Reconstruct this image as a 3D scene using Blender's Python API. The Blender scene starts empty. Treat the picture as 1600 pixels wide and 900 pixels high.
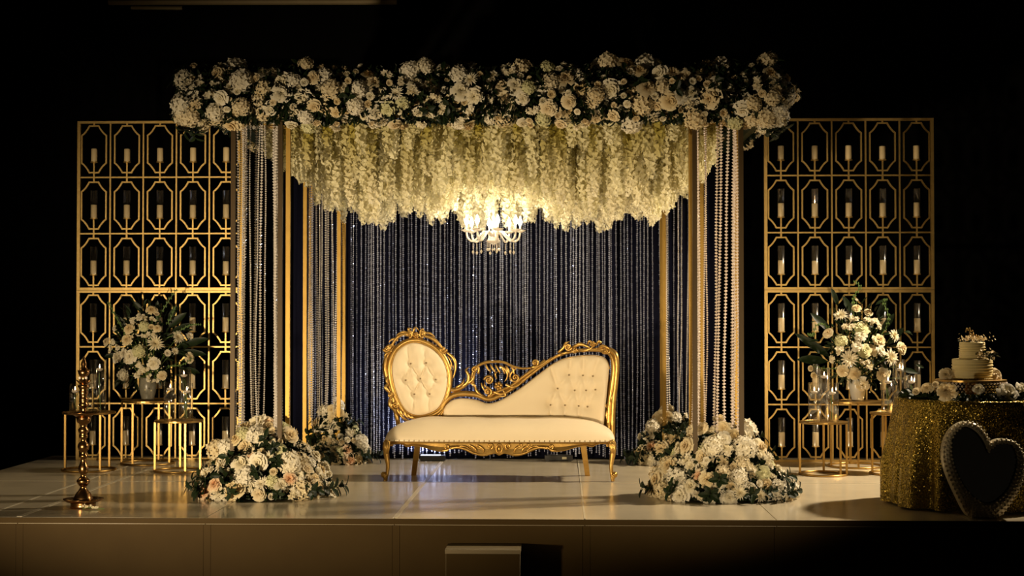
import bpy, math, random
from mathutils import Vector, Matrix, Quaternion
random.seed(7)
PI = math.pi
scene = bpy.context.scene
COL = scene.collection

# ------------------------------------------------------------------ camera
F = 2400.0                      # focal length in pixels of a 1600 x 900 frame
CAM_H = 1.294                   # eye height above the stage deck
YAW = math.atan(72/F); PITCH = math.atan(45/F)
cam_d = bpy.data.cameras.new('camera'); cam = bpy.data.objects.new('camera', cam_d)
COL.objects.link(cam)
cam.location = (0, 0, CAM_H); cam.rotation_euler = (PI/2+PITCH, 0, YAW)
cam_d.sensor_width = 36; cam_d.lens = 36*F/1600; cam_d.clip_end = 100
scene.camera = cam
_R = cam.rotation_euler.to_matrix()
def at(x, y, Y):
    """world point seen at photo pixel x, y that stands at depth Y"""
    d = _R @ Vector(((x-800)/F, (450-y)/F, -1))
    return Vector((0, 0, CAM_H)) + d*(Y/d.y)
def deck(x, y):
    d = _R @ Vector(((x-800)/F, (450-y)/F, -1))
    return Vector((0, 0, CAM_H)) + d*(-CAM_H/d.z)

# ------------------------------------------------------------------ world, light, exposure
w = bpy.data.worlds.new('world'); scene.world = w; w.use_nodes = True
w.node_tree.nodes['Background'].inputs[0].default_value = (1, .82, .55, 1)
w.node_tree.nodes['Background'].inputs[1].default_value = .006
vs = scene.view_settings
vs.view_transform = 'Standard'; vs.look = 'None'; vs.gamma = 1; vs.use_curve_mapping = False
vs.exposure = 0.0

def spot(name, loc, target, power, color, angle, blend, size=.15, flat=1):
    l = bpy.data.lights.new(name, 'SPOT'); l.energy = power; l.color = color
    l.spot_size = math.radians(angle); l.spot_blend = blend; l.shadow_soft_size = size
    o = bpy.data.objects.new(name, l); COL.objects.link(o); o.location = loc
    o.rotation_euler = (Vector(target)-Vector(loc)).to_track_quat('-Z', 'Y').to_euler()
    o.scale = (1, flat, 1)          # shuttered beam, wider than it is tall
    return o
WARM = (1, .765, .46)
# low warm wash from the hall floor in front of the stage, one white lamp on a stand off to the right
spot('hall_wash_lamp', (-4.2, 5.2, .02), (-1.0, 12.5, 1.55), 1900, WARM, 70, .85, .10, .52)
spot('hall_wash_lamp', (1.8, 5.5, .02), (.1, 12.5, 1.55), 620, WARM, 50, .8, .10, .64)
spot('right_stand_lamp', (5.3, 12.3, 3.8), (1.3, 11.8, .1), 2100, (1, .80, .54), 66, .8, .15)
spot('left_fill_lamp', (-6.4, 11.2, 3.6), (-2.6, 12.0, .1), 90, (1, .72, .36), 60, .7, .2)  # unseen fill lamp, added to warm the left side of the deck
scene.cycles.transparent_max_bounces = 24

# ------------------------------------------------------------------ materials
MATS = {}
def mat(name, base, rough=.5, metal=0, var=None, nscale=20, spec=.5, trans=0, bump=0, bscale=60, objvar=None, sheen=0, coat=0, rvar=0):
    m = bpy.data.materials.new(name); m.use_nodes = True
    nt = m.node_tree; b = nt.nodes['Principled BSDF']
    b.inputs['Roughness'].default_value = rough; b.inputs['Metallic'].default_value = metal
    b.inputs['Specular IOR Level'].default_value = spec
    b.inputs['Coat Weight'].default_value = coat
    b.inputs['Sheen Weight'].default_value = sheen
    tc = nt.nodes.new('ShaderNodeTexCoord')
    nz = nt.nodes.new('ShaderNodeTexNoise'); nz.inputs['Scale'].default_value = nscale; nz.inputs['Detail'].default_value = 4
    nt.links.new(tc.outputs['Object'], nz.inputs['Vector'])
    mx = nt.nodes.new('ShaderNodeMix'); mx.data_type = 'RGBA'
    mx.inputs['A'].default_value = (*base, 1)
    v = var or tuple(c*.82 for c in base)
    mx.inputs['B'].default_value = (*v, 1)
    nt.links.new(nz.outputs['Fac'], mx.inputs['Factor'])
    out = mx.outputs['Result']
    if objvar:
        oi = nt.nodes.new('ShaderNodeObjectInfo')
        m2 = nt.nodes.new('ShaderNodeMix'); m2.data_type = 'RGBA'
        nt.links.new(oi.outputs['Random'], m2.inputs['Factor'])
        nt.links.new(out, m2.inputs['A']); m2.inputs['B'].default_value = (*objvar, 1)
        out = m2.outputs['Result']
    nt.links.new(out, b.inputs['Base Color'])
    if rvar:
        mr = nt.nodes.new('ShaderNodeMapRange')
        mr.inputs['To Min'].default_value = rough-rvar; mr.inputs['To Max'].default_value = rough+rvar
        mr.inputs['From Min'].default_value = .3; mr.inputs['From Max'].default_value = .7
        nt.links.new(nz.outputs['Fac'], mr.inputs['Value']); nt.links.new(mr.outputs['Result'], b.inputs['Roughness'])
    if bump:
        n2 = nt.nodes.new('ShaderNodeTexNoise'); n2.inputs['Scale'].default_value = bscale
        nt.links.new(tc.outputs['Object'], n2.inputs['Vector'])
        bp = nt.nodes.new('ShaderNodeBump'); bp.inputs['Strength'].default_value = bump; bp.inputs['Distance'].default_value = .01
        nt.links.new(n2.outputs['Fac'], bp.inputs['Height']); nt.links.new(bp.outputs['Normal'], b.inputs['Normal'])
    if trans:
        tr = nt.nodes.new('ShaderNodeBsdfTranslucent'); nt.links.new(out, tr.inputs['Color'])
        ms = nt.nodes.new('ShaderNodeMixShader'); ms.inputs[0].default_value = trans
        o = nt.nodes['Material Output']
        nt.links.new(b.outputs[0], ms.inputs[1]); nt.links.new(tr.outputs[0], ms.inputs[2]); nt.links.new(ms.outputs[0], o.inputs[0])
    MATS[name] = m
    return m
def emit(name, color, strength):
    m = bpy.data.materials.new(name); m.use_nodes = True; nt = m.node_tree
    b = nt.nodes['Principled BSDF']; b.inputs['Base Color'].default_value = (*color, 1)
    b.inputs['Emission Color'].default_value = (*color, 1); b.inputs['Emission Strength'].default_value = strength
    return m
def thin_glass(name, tint=(1, 1, 1), rough=.10, refl=.9):
    m = bpy.data.materials.new(name); m.use_nodes = True; nt = m.node_tree; nt.nodes.remove(nt.nodes['Principled BSDF'])
    t = nt.nodes.new('ShaderNodeBsdfTransparent'); t.inputs[0].default_value = (*tint, 1)
    g = nt.nodes.new('ShaderNodeBsdfGlossy'); g.inputs['Roughness'].default_value = rough; g.inputs[0].default_value = (refl, refl, refl, 1)
    lw = nt.nodes.new('ShaderNodeLayerWeight'); lw.inputs['Blend'].default_value = .5
    f = nt.nodes.new('ShaderNodeMapRange'); f.interpolation_type = 'SMOOTHERSTEP'
    f.inputs['From Min'].default_value = .25; f.inputs['To Min'].default_value = .14; f.inputs['To Max'].default_value = .75
    nt.links.new(lw.outputs['Facing'], f.inputs['Value'])
    ms = nt.nodes.new('ShaderNodeMixShader')
    nt.links.new(f.outputs[0], ms.inputs[0]); nt.links.new(t.outputs[0], ms.inputs[1]); nt.links.new(g.outputs[0], ms.inputs[2])
    nt.links.new(ms.outputs[0], nt.nodes['Material Output'].inputs[0])
    return m
def sparkle(name, base, rough, metal, scale, amount, var=None):
    """tiny facets (sequins) each tilted its own way"""
    m = mat(name, base, rough, metal, var=var, nscale=9)
    nt = m.node_tree; b = nt.nodes['Principled BSDF']
    tc = nt.nodes.new('ShaderNodeTexCoord'); vo = nt.nodes.new('ShaderNodeTexVoronoi'); vo.inputs['Scale'].default_value = scale
    nt.links.new(tc.outputs['Object'], vo.inputs['Vector'])
    s = nt.nodes.new('ShaderNodeVectorMath'); s.operation = 'SUBTRACT'; s.inputs[1].default_value = (.5, .5, .5)
    k = nt.nodes.new('ShaderNodeVectorMath'); k.operation = 'SCALE'; k.inputs['Scale'].default_value = amount
    ge = nt.nodes.new('ShaderNodeNewGeometry')
    a = nt.nodes.new('ShaderNodeVectorMath'); a.operation = 'ADD'
    n = nt.nodes.new('ShaderNodeVectorMath'); n.operation = 'NORMALIZE'
    nt.links.new(vo.outputs['Color'], s.inputs[0]); nt.links.new(s.outputs[0], k.inputs[0])
    nt.links.new(k.outputs[0], a.inputs[0]); nt.links.new(ge.outputs['Normal'], a.inputs[1])
    nt.links.new(a.outputs[0], n.inputs[0]); nt.links.new(n.outputs[0], b.inputs['Normal'])
    return m

M_deck = mat('deck_vinyl', (.68, .60, .44), .19, var=(.57, .49, .35), nscale=3.5, rvar=.05, bump=.02, bscale=8)
M_seam = mat('seam_tape', (.75, .68, .52), .3)
M_skirt = mat('skirt_board', (.055, .033, .008), .65, var=(.042, .024, .005), spec=.12, nscale=4)
M_step = mat('step_board', (.22, .17, .09), .55, nscale=5)
M_black = mat('black_drape', (.0025, .0025, .0028), .95, spec=.05)
M_hall = mat('hall_floor', (.02, .016, .012), .6)
M_navy = mat('navy_drape', (.006, .007, .022), .85, spec=.1, nscale=6)
M_gold = mat('gold_metal', (.56, .37, .13), .36, 1, var=(.46, .28, .08), nscale=30, bump=.05)
M_goldscreen = mat('gold_leaf_paint', (.70, .50, .20), .42, .8, var=(.52, .34, .10), nscale=26, bump=.12, bscale=90)
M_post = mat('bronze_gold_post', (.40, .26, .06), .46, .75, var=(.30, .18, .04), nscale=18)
M_gilt = mat('gilded_wood', (.62, .40, .13), .34, .88, var=(.38, .22, .05), nscale=22, bump=.08, bscale=70)
M_brass = mat('aged_brass', (.36, .20, .08), .26, 1, var=(.22, .11, .04), nscale=25)
M_cream = mat('cream_upholstery', (.80, .69, .50), .55, var=(.76, .645, .455), nscale=8, spec=.35, sheen=.15, bump=.04, bscale=220)
M_button = mat('cream_button', (.30, .22, .12), .5)
M_trim = mat('cream_trim', (.88, .77, .55), .45)
M_crystal = mat('crystal_bead', (.86, .82, .78), .16, .2, var=(.70, .66, .62), nscale=40, objvar=(.66, .62, .60))
M_crystal_w = mat('pearl_crystal_bead', (.86, .76, .68), .18, .15, var=(.74, .64, .58), nscale=40)
M_tinsel = mat('silver_crystal_strand', (.72, .77, .96), .18, .25, var=(.50, .54, .72), nscale=30, objvar=(.32, .35, .50))
M_rose = mat('cream_rose_petal', (.80, .68, .44), .55, var=(.72, .58, .34), nscale=12, spec=.2, trans=.2, objvar=(.84, .76, .58))
M_white = mat('white_petal', (.84, .77, .60), .55, var=(.78, .70, .50), nscale=14, spec=.2, trans=.2, objvar=(.88, .84, .74))
M_peach = mat('blush_petal', (.88, .68, .50), .55, var=(.86, .74, .58), nscale=12, spec=.2, trans=.25)
M_greenp = mat('pale_green_petal', (.66, .66, .36), .55, var=(.78, .74, .48), nscale=14, spec=.2, trans=.25)
M_postd = mat('dark_post', (.055, .034, .012), .45, .3, nscale=18, spec=.25)  # darker tone for the frontmost posts than for the others
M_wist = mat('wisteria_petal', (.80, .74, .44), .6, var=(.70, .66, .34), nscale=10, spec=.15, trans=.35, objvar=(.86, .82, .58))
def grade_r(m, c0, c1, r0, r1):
    """blooms are deeper coloured in the heart, which also stands in for petal shade"""
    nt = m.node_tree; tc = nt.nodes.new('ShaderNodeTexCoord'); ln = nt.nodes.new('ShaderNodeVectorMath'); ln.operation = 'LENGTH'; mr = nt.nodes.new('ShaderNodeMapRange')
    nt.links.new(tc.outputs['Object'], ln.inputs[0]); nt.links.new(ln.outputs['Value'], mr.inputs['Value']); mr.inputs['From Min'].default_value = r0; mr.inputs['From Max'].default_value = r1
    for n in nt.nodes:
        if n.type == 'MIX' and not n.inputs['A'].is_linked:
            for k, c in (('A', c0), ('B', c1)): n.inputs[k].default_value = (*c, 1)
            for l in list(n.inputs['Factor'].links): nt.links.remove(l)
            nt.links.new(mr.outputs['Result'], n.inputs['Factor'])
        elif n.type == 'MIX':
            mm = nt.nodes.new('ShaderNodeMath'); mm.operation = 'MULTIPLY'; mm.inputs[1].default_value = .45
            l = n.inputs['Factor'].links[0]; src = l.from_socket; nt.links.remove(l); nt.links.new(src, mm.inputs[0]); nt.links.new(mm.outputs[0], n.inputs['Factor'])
grade_r(M_rose, (.64, .46, .19), (.82, .71, .46), .25, 1.0)  # deeper hearts: natural petal tone plus painted shade of the crevices
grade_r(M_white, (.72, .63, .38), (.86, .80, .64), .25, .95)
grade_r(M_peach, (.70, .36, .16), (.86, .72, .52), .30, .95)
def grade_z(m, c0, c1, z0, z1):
    """petal colour from c0 at the stalk end to c1 at the tips, shade painted in"""
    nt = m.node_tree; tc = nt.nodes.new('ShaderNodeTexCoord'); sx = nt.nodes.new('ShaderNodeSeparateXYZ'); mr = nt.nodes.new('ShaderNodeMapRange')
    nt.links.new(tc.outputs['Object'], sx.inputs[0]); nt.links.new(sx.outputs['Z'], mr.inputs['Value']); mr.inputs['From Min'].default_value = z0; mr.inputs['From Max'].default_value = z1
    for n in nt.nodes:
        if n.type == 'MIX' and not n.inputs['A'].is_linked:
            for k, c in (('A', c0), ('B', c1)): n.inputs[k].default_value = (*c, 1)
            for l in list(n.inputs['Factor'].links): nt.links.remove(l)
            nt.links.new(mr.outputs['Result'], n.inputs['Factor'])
grade_z(M_wist, (.45, .38, .065), (.90, .85, .66), -.10, -.56)  # dim light on the upper strands painted as darker olive petals
M_leaf = mat('dark_leaf', (.008, .017, .005), .45, var=(.005, .010, .003), nscale=15, objvar=(.012, .024, .007), spec=.25)
M_leafl = mat('fresh_stem', (.12, .20, .05), .45, var=(.08, .14, .04), nscale=15)
M_eye = mat('flower_eye', (.55, .48, .14), .6)
M_candle = mat('ivory_wax', (.80, .66, .40), .45, var=(.76, .60, .34), nscale=10, trans=.12)
M_waxw = mat('white_wax', (.88, .80, .70), .4, trans=.2)
M_glass = thin_glass('clear_glass')
M_glassh = thin_glass('clear_chimney_glass', rough=.2)
M_water = thin_glass('water', (.97, .98, .97), .01)
M_chand = mat('chandelier_glass', (.90, .85, .78), .12, .1, var=(.82, .76, .66), nscale=30, trans=.4)
M_bulb = emit('glowing_bulb', (1, .86, .64), 150)
M_flame = emit('candle_flame', (1, .62, .34), 9)
M_sequin = sparkle('gold_sequin_cloth', (.40, .29, .05), .24, .8, 165, .9, (.28, .19, .03))
M_icing = mat('buttercream', (.80, .67, .34), .5, var=(.72, .58, .27), nscale=9, spec=.3)
M_ceram = mat('white_ceramic', (.74, .72, .68), .25, nscale=7, var=(.40, .41, .38))
M_ceramd = mat('mottled_grey_ceramic', (.30, .28, .22), .3, nscale=24, var=(.08, .08, .06))
M_mirror = mat('dark_mirror', (.35, .33, .30), .04, 1)
M_pearl = mat('pearl_stud', (.80, .70, .50), .25, .1, var=(.72, .62, .43))
M_blackm = mat('black_metal', (.012, .012, .012), .4)
M_lens = emit('lit_lens', (.62, .74, 1), 2.2)
M_plate = mat('rating_plate', (.55, .52, .35), .5)
M_batten = mat('brown_batten', (.30, .23, .12), .7)  # plain brown tone

# ------------------------------------------------------------------ mesh helpers
class MB:
    def __init__(s): s.v = []; s.f = []
    def add(s, vs, fs):
        n = len(s.v); s.v += [tuple(p) for p in vs]; s.f += [tuple(i+n for i in f) for f in fs]; return s
    def box(s, c, d):
        x, y, z = c; a, b, e = d[0]/2, d[1]/2, d[2]/2
        return s.add([(x-a, y-b, z-e), (x+a, y-b, z-e), (x+a, y+b, z-e), (x-a, y+b, z-e), (x-a, y-b, z+e), (x+a, y-b, z+e), (x+a, y+b, z+e), (x-a, y+b, z+e)],
                     [(0, 3, 2, 1), (4, 5, 6, 7), (0, 1, 5, 4), (1, 2, 6, 5), (2, 3, 7, 6), (3, 0, 4, 7)])
    def bar(s, p, q, w, d):
        """straight bar in the x-z plane: w in that plane, d in y"""
        p, q = Vector(p), Vector(q); t = (q-p).normalized(); n = Vector((-t.z, 0, t.x))*(w/2); e = Vector((0, d/2, 0))
        V = [p-n-e, p+n-e, p+n+e, p-n+e, q-n-e, q+n-e, q+n+e, q-n+e]
        return s.add(V, [(0, 1, 2, 3), (7, 6, 5, 4), (0, 4, 5, 1), (1, 5, 6, 2), (2, 6, 7, 3), (3, 7, 4, 0)])
    def tube(s, pts, r, n=8, closed=False, flat=1.0, cap=True):
        pts = [Vector(p) for p in pts]; m = len(pts)
        rr = r if callable(r) else (lambda t: r)
        up = None; V = []
        for i, p in enumerate(pts):
            if closed: t = pts[(i+1) % m]-pts[i-1]
            else: t = pts[min(i+1, m-1)]-pts[max(i-1, 0)]
            t.normalize()
            if up is None:
                up = Vector((0, 1, 0)) if abs(t.y) < .9 else Vector((1, 0, 0))
            up = (up-t*up.dot(t))
            if up.length < 1e-6: up = t.orthogonal()
            up.normalize(); sd = t.cross(up)
            R = rr(i/max(1, m-1))
            for k in range(n):
                a = 2*PI*k/n
                V.append(p+sd*(math.cos(a)*R)+up*(math.sin(a)*R*flat))
        Fs = []
        for i in range(m if closed else m-1):
            j = (i+1) % m
            for k in range(n):
                l = (k+1) % n; Fs.append((i*n+k, i*n+l, j*n+l, j*n+k))
        if cap and not closed:
            Fs.append(tuple(range(n-1, -1, -1))); Fs.append(tuple((m-1)*n+k for k in range(n)))
        return s.add(V, Fs)
    def lathe(s, prof, n=24, c=(0, 0, 0), cap=True):
        V = []; Fs = []
        for r, z in prof:
            for k in range(n):
                a = 2*PI*k/n; V.append((c[0]+r*math.cos(a), c[1]+r*math.sin(a), c[2]+z))
        for i in range(len(prof)-1):
            for k in range(n):
                l = (k+1) % n; Fs.append((i*n+k, i*n+l, (i+1)*n+l, (i+1)*n+k))
        if cap:
            Fs.append(tuple(range(n-1, -1, -1))); m = len(prof)-1; Fs.append(tuple(m*n+k for k in range(n)))
        return s.add(V, Fs)
    def ball(s, c, r, n=8, m=5, sz=1):
        prof = [(max(1e-4, r*math.sin(PI*i/m)), -r*sz*math.cos(PI*i/m)) for i in range(m+1)]
        return s.lathe(prof, n, c, cap=False)
    def gem(s, c, r, h, n=6, rot=0):
        V = [(c[0], c[1], c[2]-h)]+[(c[0]+r*math.cos(2*PI*k/n+rot), c[1]+r*math.sin(2*PI*k/n+rot), c[2]) for k in range(n)]+[(c[0], c[1], c[2]+h)]
        Fs = []
        for k in range(n):
            l = (k+1) % n; Fs += [(0, 1+l, 1+k), (n+1, 1+k, 1+l)]
        return s.add(V, Fs)
    def prism(s, poly, y0, y1, inset=0.0, bev=0.0):
        """outline in x-z extruded from y0 (front) to y1; front edge chamfered by bev"""
        n = len(poly); rings = []
        cx = sum(p[0] for p in poly)/n; cz = sum(p[1] for p in poly)/n
        def shr(d):
            out = []
            for i, p in enumerate(poly):
                a, b = Vector(poly[i-1]), Vector(poly[(i+1) % n]); t = (b-a).normalized(); nn = Vector((-t.y, t.x))
                out.append((p[0]+nn.x*d, p[1]+nn.y*d))
            return out
        area = sum(poly[i-1][0]*poly[i][1]-poly[i][0]*poly[i-1][1] for i in range(n))
        sg = 1 if area > 0 else -1
        fr = shr(sg*bev) if bev else poly
        V = [(p[0], y0, p[1]) for p in fr]+[(p[0], y0+bev, p[1]) for p in poly]+[(p[0], y1, p[1]) for p in poly]
        Fs = []
        for k in range(2):
            for i in range(n):
                j = (i+1) % n; Fs.append((k*n+i, k*n+j, (k+1)*n+j, (k+1)*n+i))
        Fs.append(tuple(range(n))); Fs.append(tuple(2*n+i for i in range(n-1, -1, -1)))
        return s.add(V, Fs)
    def mesh(s, name, m=None, smooth=False):
        me = bpy.data.meshes.new(name); me.from_pydata(s.v, [], s.f); me.update()
        if m: me.materials.append(m)
        if smooth: me.polygons.foreach_set('use_smooth', [True]*len(me.polygons))
        return me

def put(name, me, parent=None, loc=(0, 0, 0), q=None, sc=None):
    o = bpy.data.objects.new(name, me); COL.objects.link(o); o.location = loc
    if q is not None:
        o.rotation_mode = 'QUATERNION'; o.rotation_quaternion = q
    if sc is not None: o.scale = (sc, sc, sc) if not hasattr(sc, '__len__') else sc
    if parent: o.parent = parent
    return o
def build(name, mb, m, parent=None, loc=(0, 0, 0), smooth=False):
    return put(name, mb.mesh(name, m, smooth), parent, loc)
def tag(o, label, cat, group=None):
    o['label'] = label; o['category'] = cat
    if group: o['group'] = group
    return o
def thing(name, label, cat, loc=(0, 0, 0), group=None, rz=0):
    o = bpy.data.objects.new(name, None); COL.objects.link(o); o.location = loc; o.rotation_euler = (0, 0, rz)
    o.empty_display_size = .1
    return tag(o, label, cat, group)
def structure(o): o['kind'] = 'structure'; return o
def stuff(o): o['kind'] = 'stuff'; return o
def orient(n, spin=0): return Vector(n).normalized().to_track_quat('Z', 'Y') @ Quaternion((0, 0, 1), spin)
def cat_pts(pts, n=6, closed=False):
    """smooth curve through points"""
    P = [Vector(p) for p in pts]; m = len(P); out = []
    for i in range(m if closed else m-1):
        if closed: a, b, c, d = P[i-1], P[i], P[(i+1) % m], P[(i+2) % m]
        else: a, b, c, d = P[max(i-1, 0)], P[i], P[i+1], P[min(i+2, m-1)]
        for k in range(n):
            t = k/n
            out.append(.5*((2*b)+(c-a)*t+(2*a-5*b+4*c-d)*t*t+(3*b-a-3*c+d)*t**3))
    if not closed: out.append(P[-1])
    return out

# ------------------------------------------------------------------ setting
YF = 9.86; YM = 12.02; YB = 14.2
SX = [-4.71+1.22*i for i in range(8)]
fl = build('floor', MB().box((0, 9, -.66), (16, 18, .08)), M_hall); structure(fl); fl['label'] = 'dark hall floor around the stage'
wb = build('wall_back', MB().box((0, 16.8, 2.5), (16, .1, 7)), M_black); structure(wb); wb['label'] = 'black draped wall behind the stage'
ce = build('ceiling', MB().box((0, 10, 6), (16, 18, .1)), M_black); structure(ce); ce['label'] = 'unlit black ceiling of the hall'
for nm, x_ in (('left', -8.05), ('right', 8.05)):
    o = build('wall_'+nm, MB().box((x_, 9, 2.68), (.1, 18, 6.6)), M_black); structure(o); o['label'] = 'unlit black %s wall of the hall' % nm
st = bpy.data.objects.new('stage', None); COL.objects.link(st); st.location = (0, 0, 0); structure(st); st['label'] = 'low stage with pale glossy deck and brown skirt'
build('stage_core', MB().box(((SX[0]+SX[-1])/2, (YF+YB)/2, -.32), (SX[-1]-SX[0]-.02, YB-YF-.04, .56)), M_skirt, st)
g = .003
for i in range(7):
    for y0, y1 in ((YF-.015, YM), (YM, YB)):
        cx = (SX[i]+SX[i+1])/2
        build('deck_panel', MB().box((cx, (y0+y1)/2, -.02), (1.22-2*g, y1-y0-2*g, .04)), M_deck, st)
    build('skirt_panel', MB().box(((SX[i]+SX[i+1])/2, YF+.006, -.335), (1.22-.03, .016, .585)), M_skirt, st)
for i in range(1, 7):
    build('skirt_joint', MB().box((SX[i]+.01, YF+.003, -.335), (.045, .016, .585)), M_skirt, st)
def strip(p, q, wd):
    p, q = Vector(p), Vector(q); t = (q-p).normalized(); n = Vector((-t.y, t.x))*wd/2
    mb = MB(); V = []
    for z in (.0003, .0016):
        V += [(*(p-n), z), (*(p+n), z), (*(q+n), z), (*(q-n), z)]
    mb.add(V, [(3, 2, 1, 0), (4, 5, 6, 7), (0, 1, 5, 4), (1, 2, 6, 5), (2, 3, 7, 6), (3, 0, 4, 7)])
    return build('deck_tape', mb, M_seam, st)
for x, wd in ((SX[1], .035), (SX[1]-.25, .02), (SX[3], .03), (SX[4], .012)): strip((x, YF+.02), (x+.01, YB-.4), wd)
strip((SX[0], YM), (SX[3], YM), .014); strip((SX[4], YM), (SX[7], YM), .012)
tr = build('trim_1', MB().box(((SX[0]+SX[-1])/2, YF-.021, -.0185), (8.55, .012, .036)), M_skirt); structure(tr); tr['label'] = 'thin dark edge strip along the stage front'
# step against the stage front
p = at(754, 860, 9.55)
sb = thing('step_box', 'small plain wooden step standing against the front of the stage', 'step', (p.x, 9.7, -.62))
hz = p.z+.62
build('riser', MB().box((0, -.125, hz/2-.01), (.455, .02, hz-.03)), M_skirt, sb)
build('tread', MB().box((0, 0, hz-.012), (.47, .27, .024)), M_step, sb)
for s in (-1, 1): build('side_panel', MB().box((s*.222, .008, hz/2-.012), (.018, .24, hz-.026)), M_step, sb)
# batten high at the back, and an added bar for a soft glow
a = at(170, 3, 16); b = at(620, 2, 16)
tag(build('ceiling_batten', MB().tube([a, b], .035, 8), M_batten), 'dim brown pipe batten at the top left of the photo', 'pipe')
a = at(205, 12, 16.2); b = at(285, 12.6, 16.2)
tag(build('ceiling_glow_bar', MB().tube([a, b], .02, 8), M_batten), 'short faint brown bar standing in for a soft glow below the pipe batten', 'bar')

# navy drape behind the canopy
mb = MB(); nx = 150; V = []; Fs = []
for j, z in enumerate((0.012, 1.4, 2.78)):
    for i in range(nx+1):
        x = -2.42+3.86*i/nx
        V.append((x, 14.0+.025*math.sin(x*21+.4*j)+.012*math.sin(x*47), z))
for j in range(2):
    for i in range(nx): Fs.append((j*(nx+1)+i, j*(nx+1)+i+1, (j+1)*(nx+1)+i+1, (j+1)*(nx+1)+i))
dr = MB().add(V, Fs).mesh('navy_drape', M_navy, True)
o = put('backdrop_drape', dr); sm = o.modifiers.new('t', 'SOLIDIFY'); sm.thickness = .006
tag(o, 'dark navy fabric drape hanging behind the crystal strands', 'drape')

# ------------------------------------------------------------------ flowers
def petal(mb, a0, rb, rt, h, wid, z0=0, curl=.12, nu=2, nv=3, jit=0):
    V = []; Fs = []
    for j in range(nv+1):
        v = j/nv
        ww = wid*(.35+.65*math.sin(PI*min(1, .12+.62*v)))
        if j == nv: ww *= .72
        for i in range(nu+1):
            s = -1+2*i/nu
            r = rb+(rt-rb)*v**1.4+(curl*max(0, v-.6)/.4)
            z = z0+h*math.sin(v*PI/2)-curl*.7*max(0, v-.75)*4*(1 if h < .5 else .4)-(.10*abs(s)*v)
            a = a0+s*ww+jit*v
            V.append((r*math.cos(a), r*math.sin(a), z))
    for j in range(nv):
        for i in range(nu): Fs.append((j*(nu+1)+i, j*(nu+1)+i+1, (j+1)*(nu+1)+i+1, (j+1)*(nu+1)+i))
    mb.add(V, Fs)
def rose_mesh(seed, m, openness=1.0):
    R = random.Random(seed); mb = MB()
    L = [(.03, .10, .62, 3, 1.3), (.08, .27, .66, 4, 1.05), (.13, .48, .58, 5, .9), (.18, .74, .44, 5, .82), (.2, .96, .22, 6, .72)]
    for k, (rb, rt, h, n, wd) in enumerate(L):
        for i in range(n):
            petal(mb, 2*PI*i/n+k*.6+R.uniform(-.2, .2), rb, rt*openness*R.uniform(.92, 1.08), h*R.uniform(.93, 1.07), wd, z0=-.12*k*.4-.1, curl=.03+.035*k)
    mb.lathe([(.05, -.35), (.35, -.22), (.3, -.12)], 6); mb.ball((0, 0, .22), .13, 6, 4, 1.6)
    return mb.mesh('rose', m, True)
def peony_mesh(seed, m):
    R = random.Random(seed); mb = MB()
    for k, (rt, h, n, wd) in enumerate([(.18, .55, 5, .8), (.36, .6, 7, .6), (.55, .52, 8, .55), (.78, .4, 9, .5), (1.0, .18, 9, .48)]):
        for i in range(n):
            petal(mb, 2*PI*i/n+R.uniform(-.3, .3), .05+.04*k, rt*R.uniform(.85, 1.1), h*R.uniform(.85, 1.12), wd*R.uniform(.85, 1.15), z0=-.1-.03*k, curl=.02+R.uniform(0, .1), nv=3)
    return mb.mesh('peony', m, True)
def floret(mb, c, n, size, R, np=4, bend=.25):
    q = orient(n, R.uniform(0, 6.28)); c = Vector(c)
    for i in range(np):
        a = 2*PI*i/np; ca, sa = math.cos(a), math.sin(a); da = PI/np*.92
        V = [Vector((0, 0, 0)), Vector((math.cos(a-da)*.6, math.sin(a-da)*.6, bend*.5)), Vector((ca, sa, bend)), Vector((math.cos(a+da)*.6, math.sin(a+da)*.6, bend*.5))]
        mb.add([c+q @ (v*size) for v in V], [(0, 1, 2, 3)])
def hydrangea_mesh(seed, m, n=52, zmin=-.25):
    R = random.Random(seed); mb = MB()
    for i in range(n):
        z = 1-(1-zmin)*(i+.5)/n; r = math.sqrt(max(0, 1-z*z)); a = i*2.39996
        d = Vector((r*math.cos(a), r*math.sin(a), z))
        floret(mb, d*R.uniform(.74, .92), d+Vector((R.uniform(-.3, .3), R.uniform(-.3, .3), R.uniform(-.3, .3))), R.uniform(.24, .31), R)
    mb.ball((0, 0, 0), .55, 8, 5)
    return mb.mesh('hydrangea', m)
def mum_mesh(seed, m):
    R = random.Random(seed); mb = MB()
    for (n, L, el, z0) in ((16, 1.0, .12, -.05), (15, .9, .38, 0), (12, .65, .75, .05), (8, .4, 1.15, .06)):
        for i in range(n):
            a = 2*PI*i/n+R.uniform(-.12, .12); l = L*R.uniform(.85, 1.1); e = el+R.uniform(-.12, .12)
            d = Vector((math.cos(a)*math.cos(e), math.sin(a)*math.cos(e), math.sin(e))); s = Vector((-math.sin(a), math.cos(a), 0))
            u = Vector((0, 0, .10*l))
            c = Vector((0, 0, z0))
            V = [c+d*.08-s*.03, c+d*.08+s*.03, c+d*l*.6+s*.085+u, c+d*l*.6-s*.085+u, c+d*l+u*.2]
            mb.add(V, [(0, 1, 2, 3), (3, 2, 4)])
    return mb.mesh('chrysanthemum', m)
def spray_mesh(seed, m):
    """three or four small ruffled blossoms on one stem head"""
    R = random.Random(seed); mb = MB()
    for i in range(5):
        c = Vector((R.uniform(-.55, .55), R.uniform(-.55, .55), R.uniform(-.1, .3)))
        for k in range(5): floret(mb, c+Vector((0, 0, .07*k)), Vector((R.uniform(-.5, .5), R.uniform(-.5, .5), 1)), .52-.07*k, R, 5, .35)
    return mb.mesh('spray_blossom', m)
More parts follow.
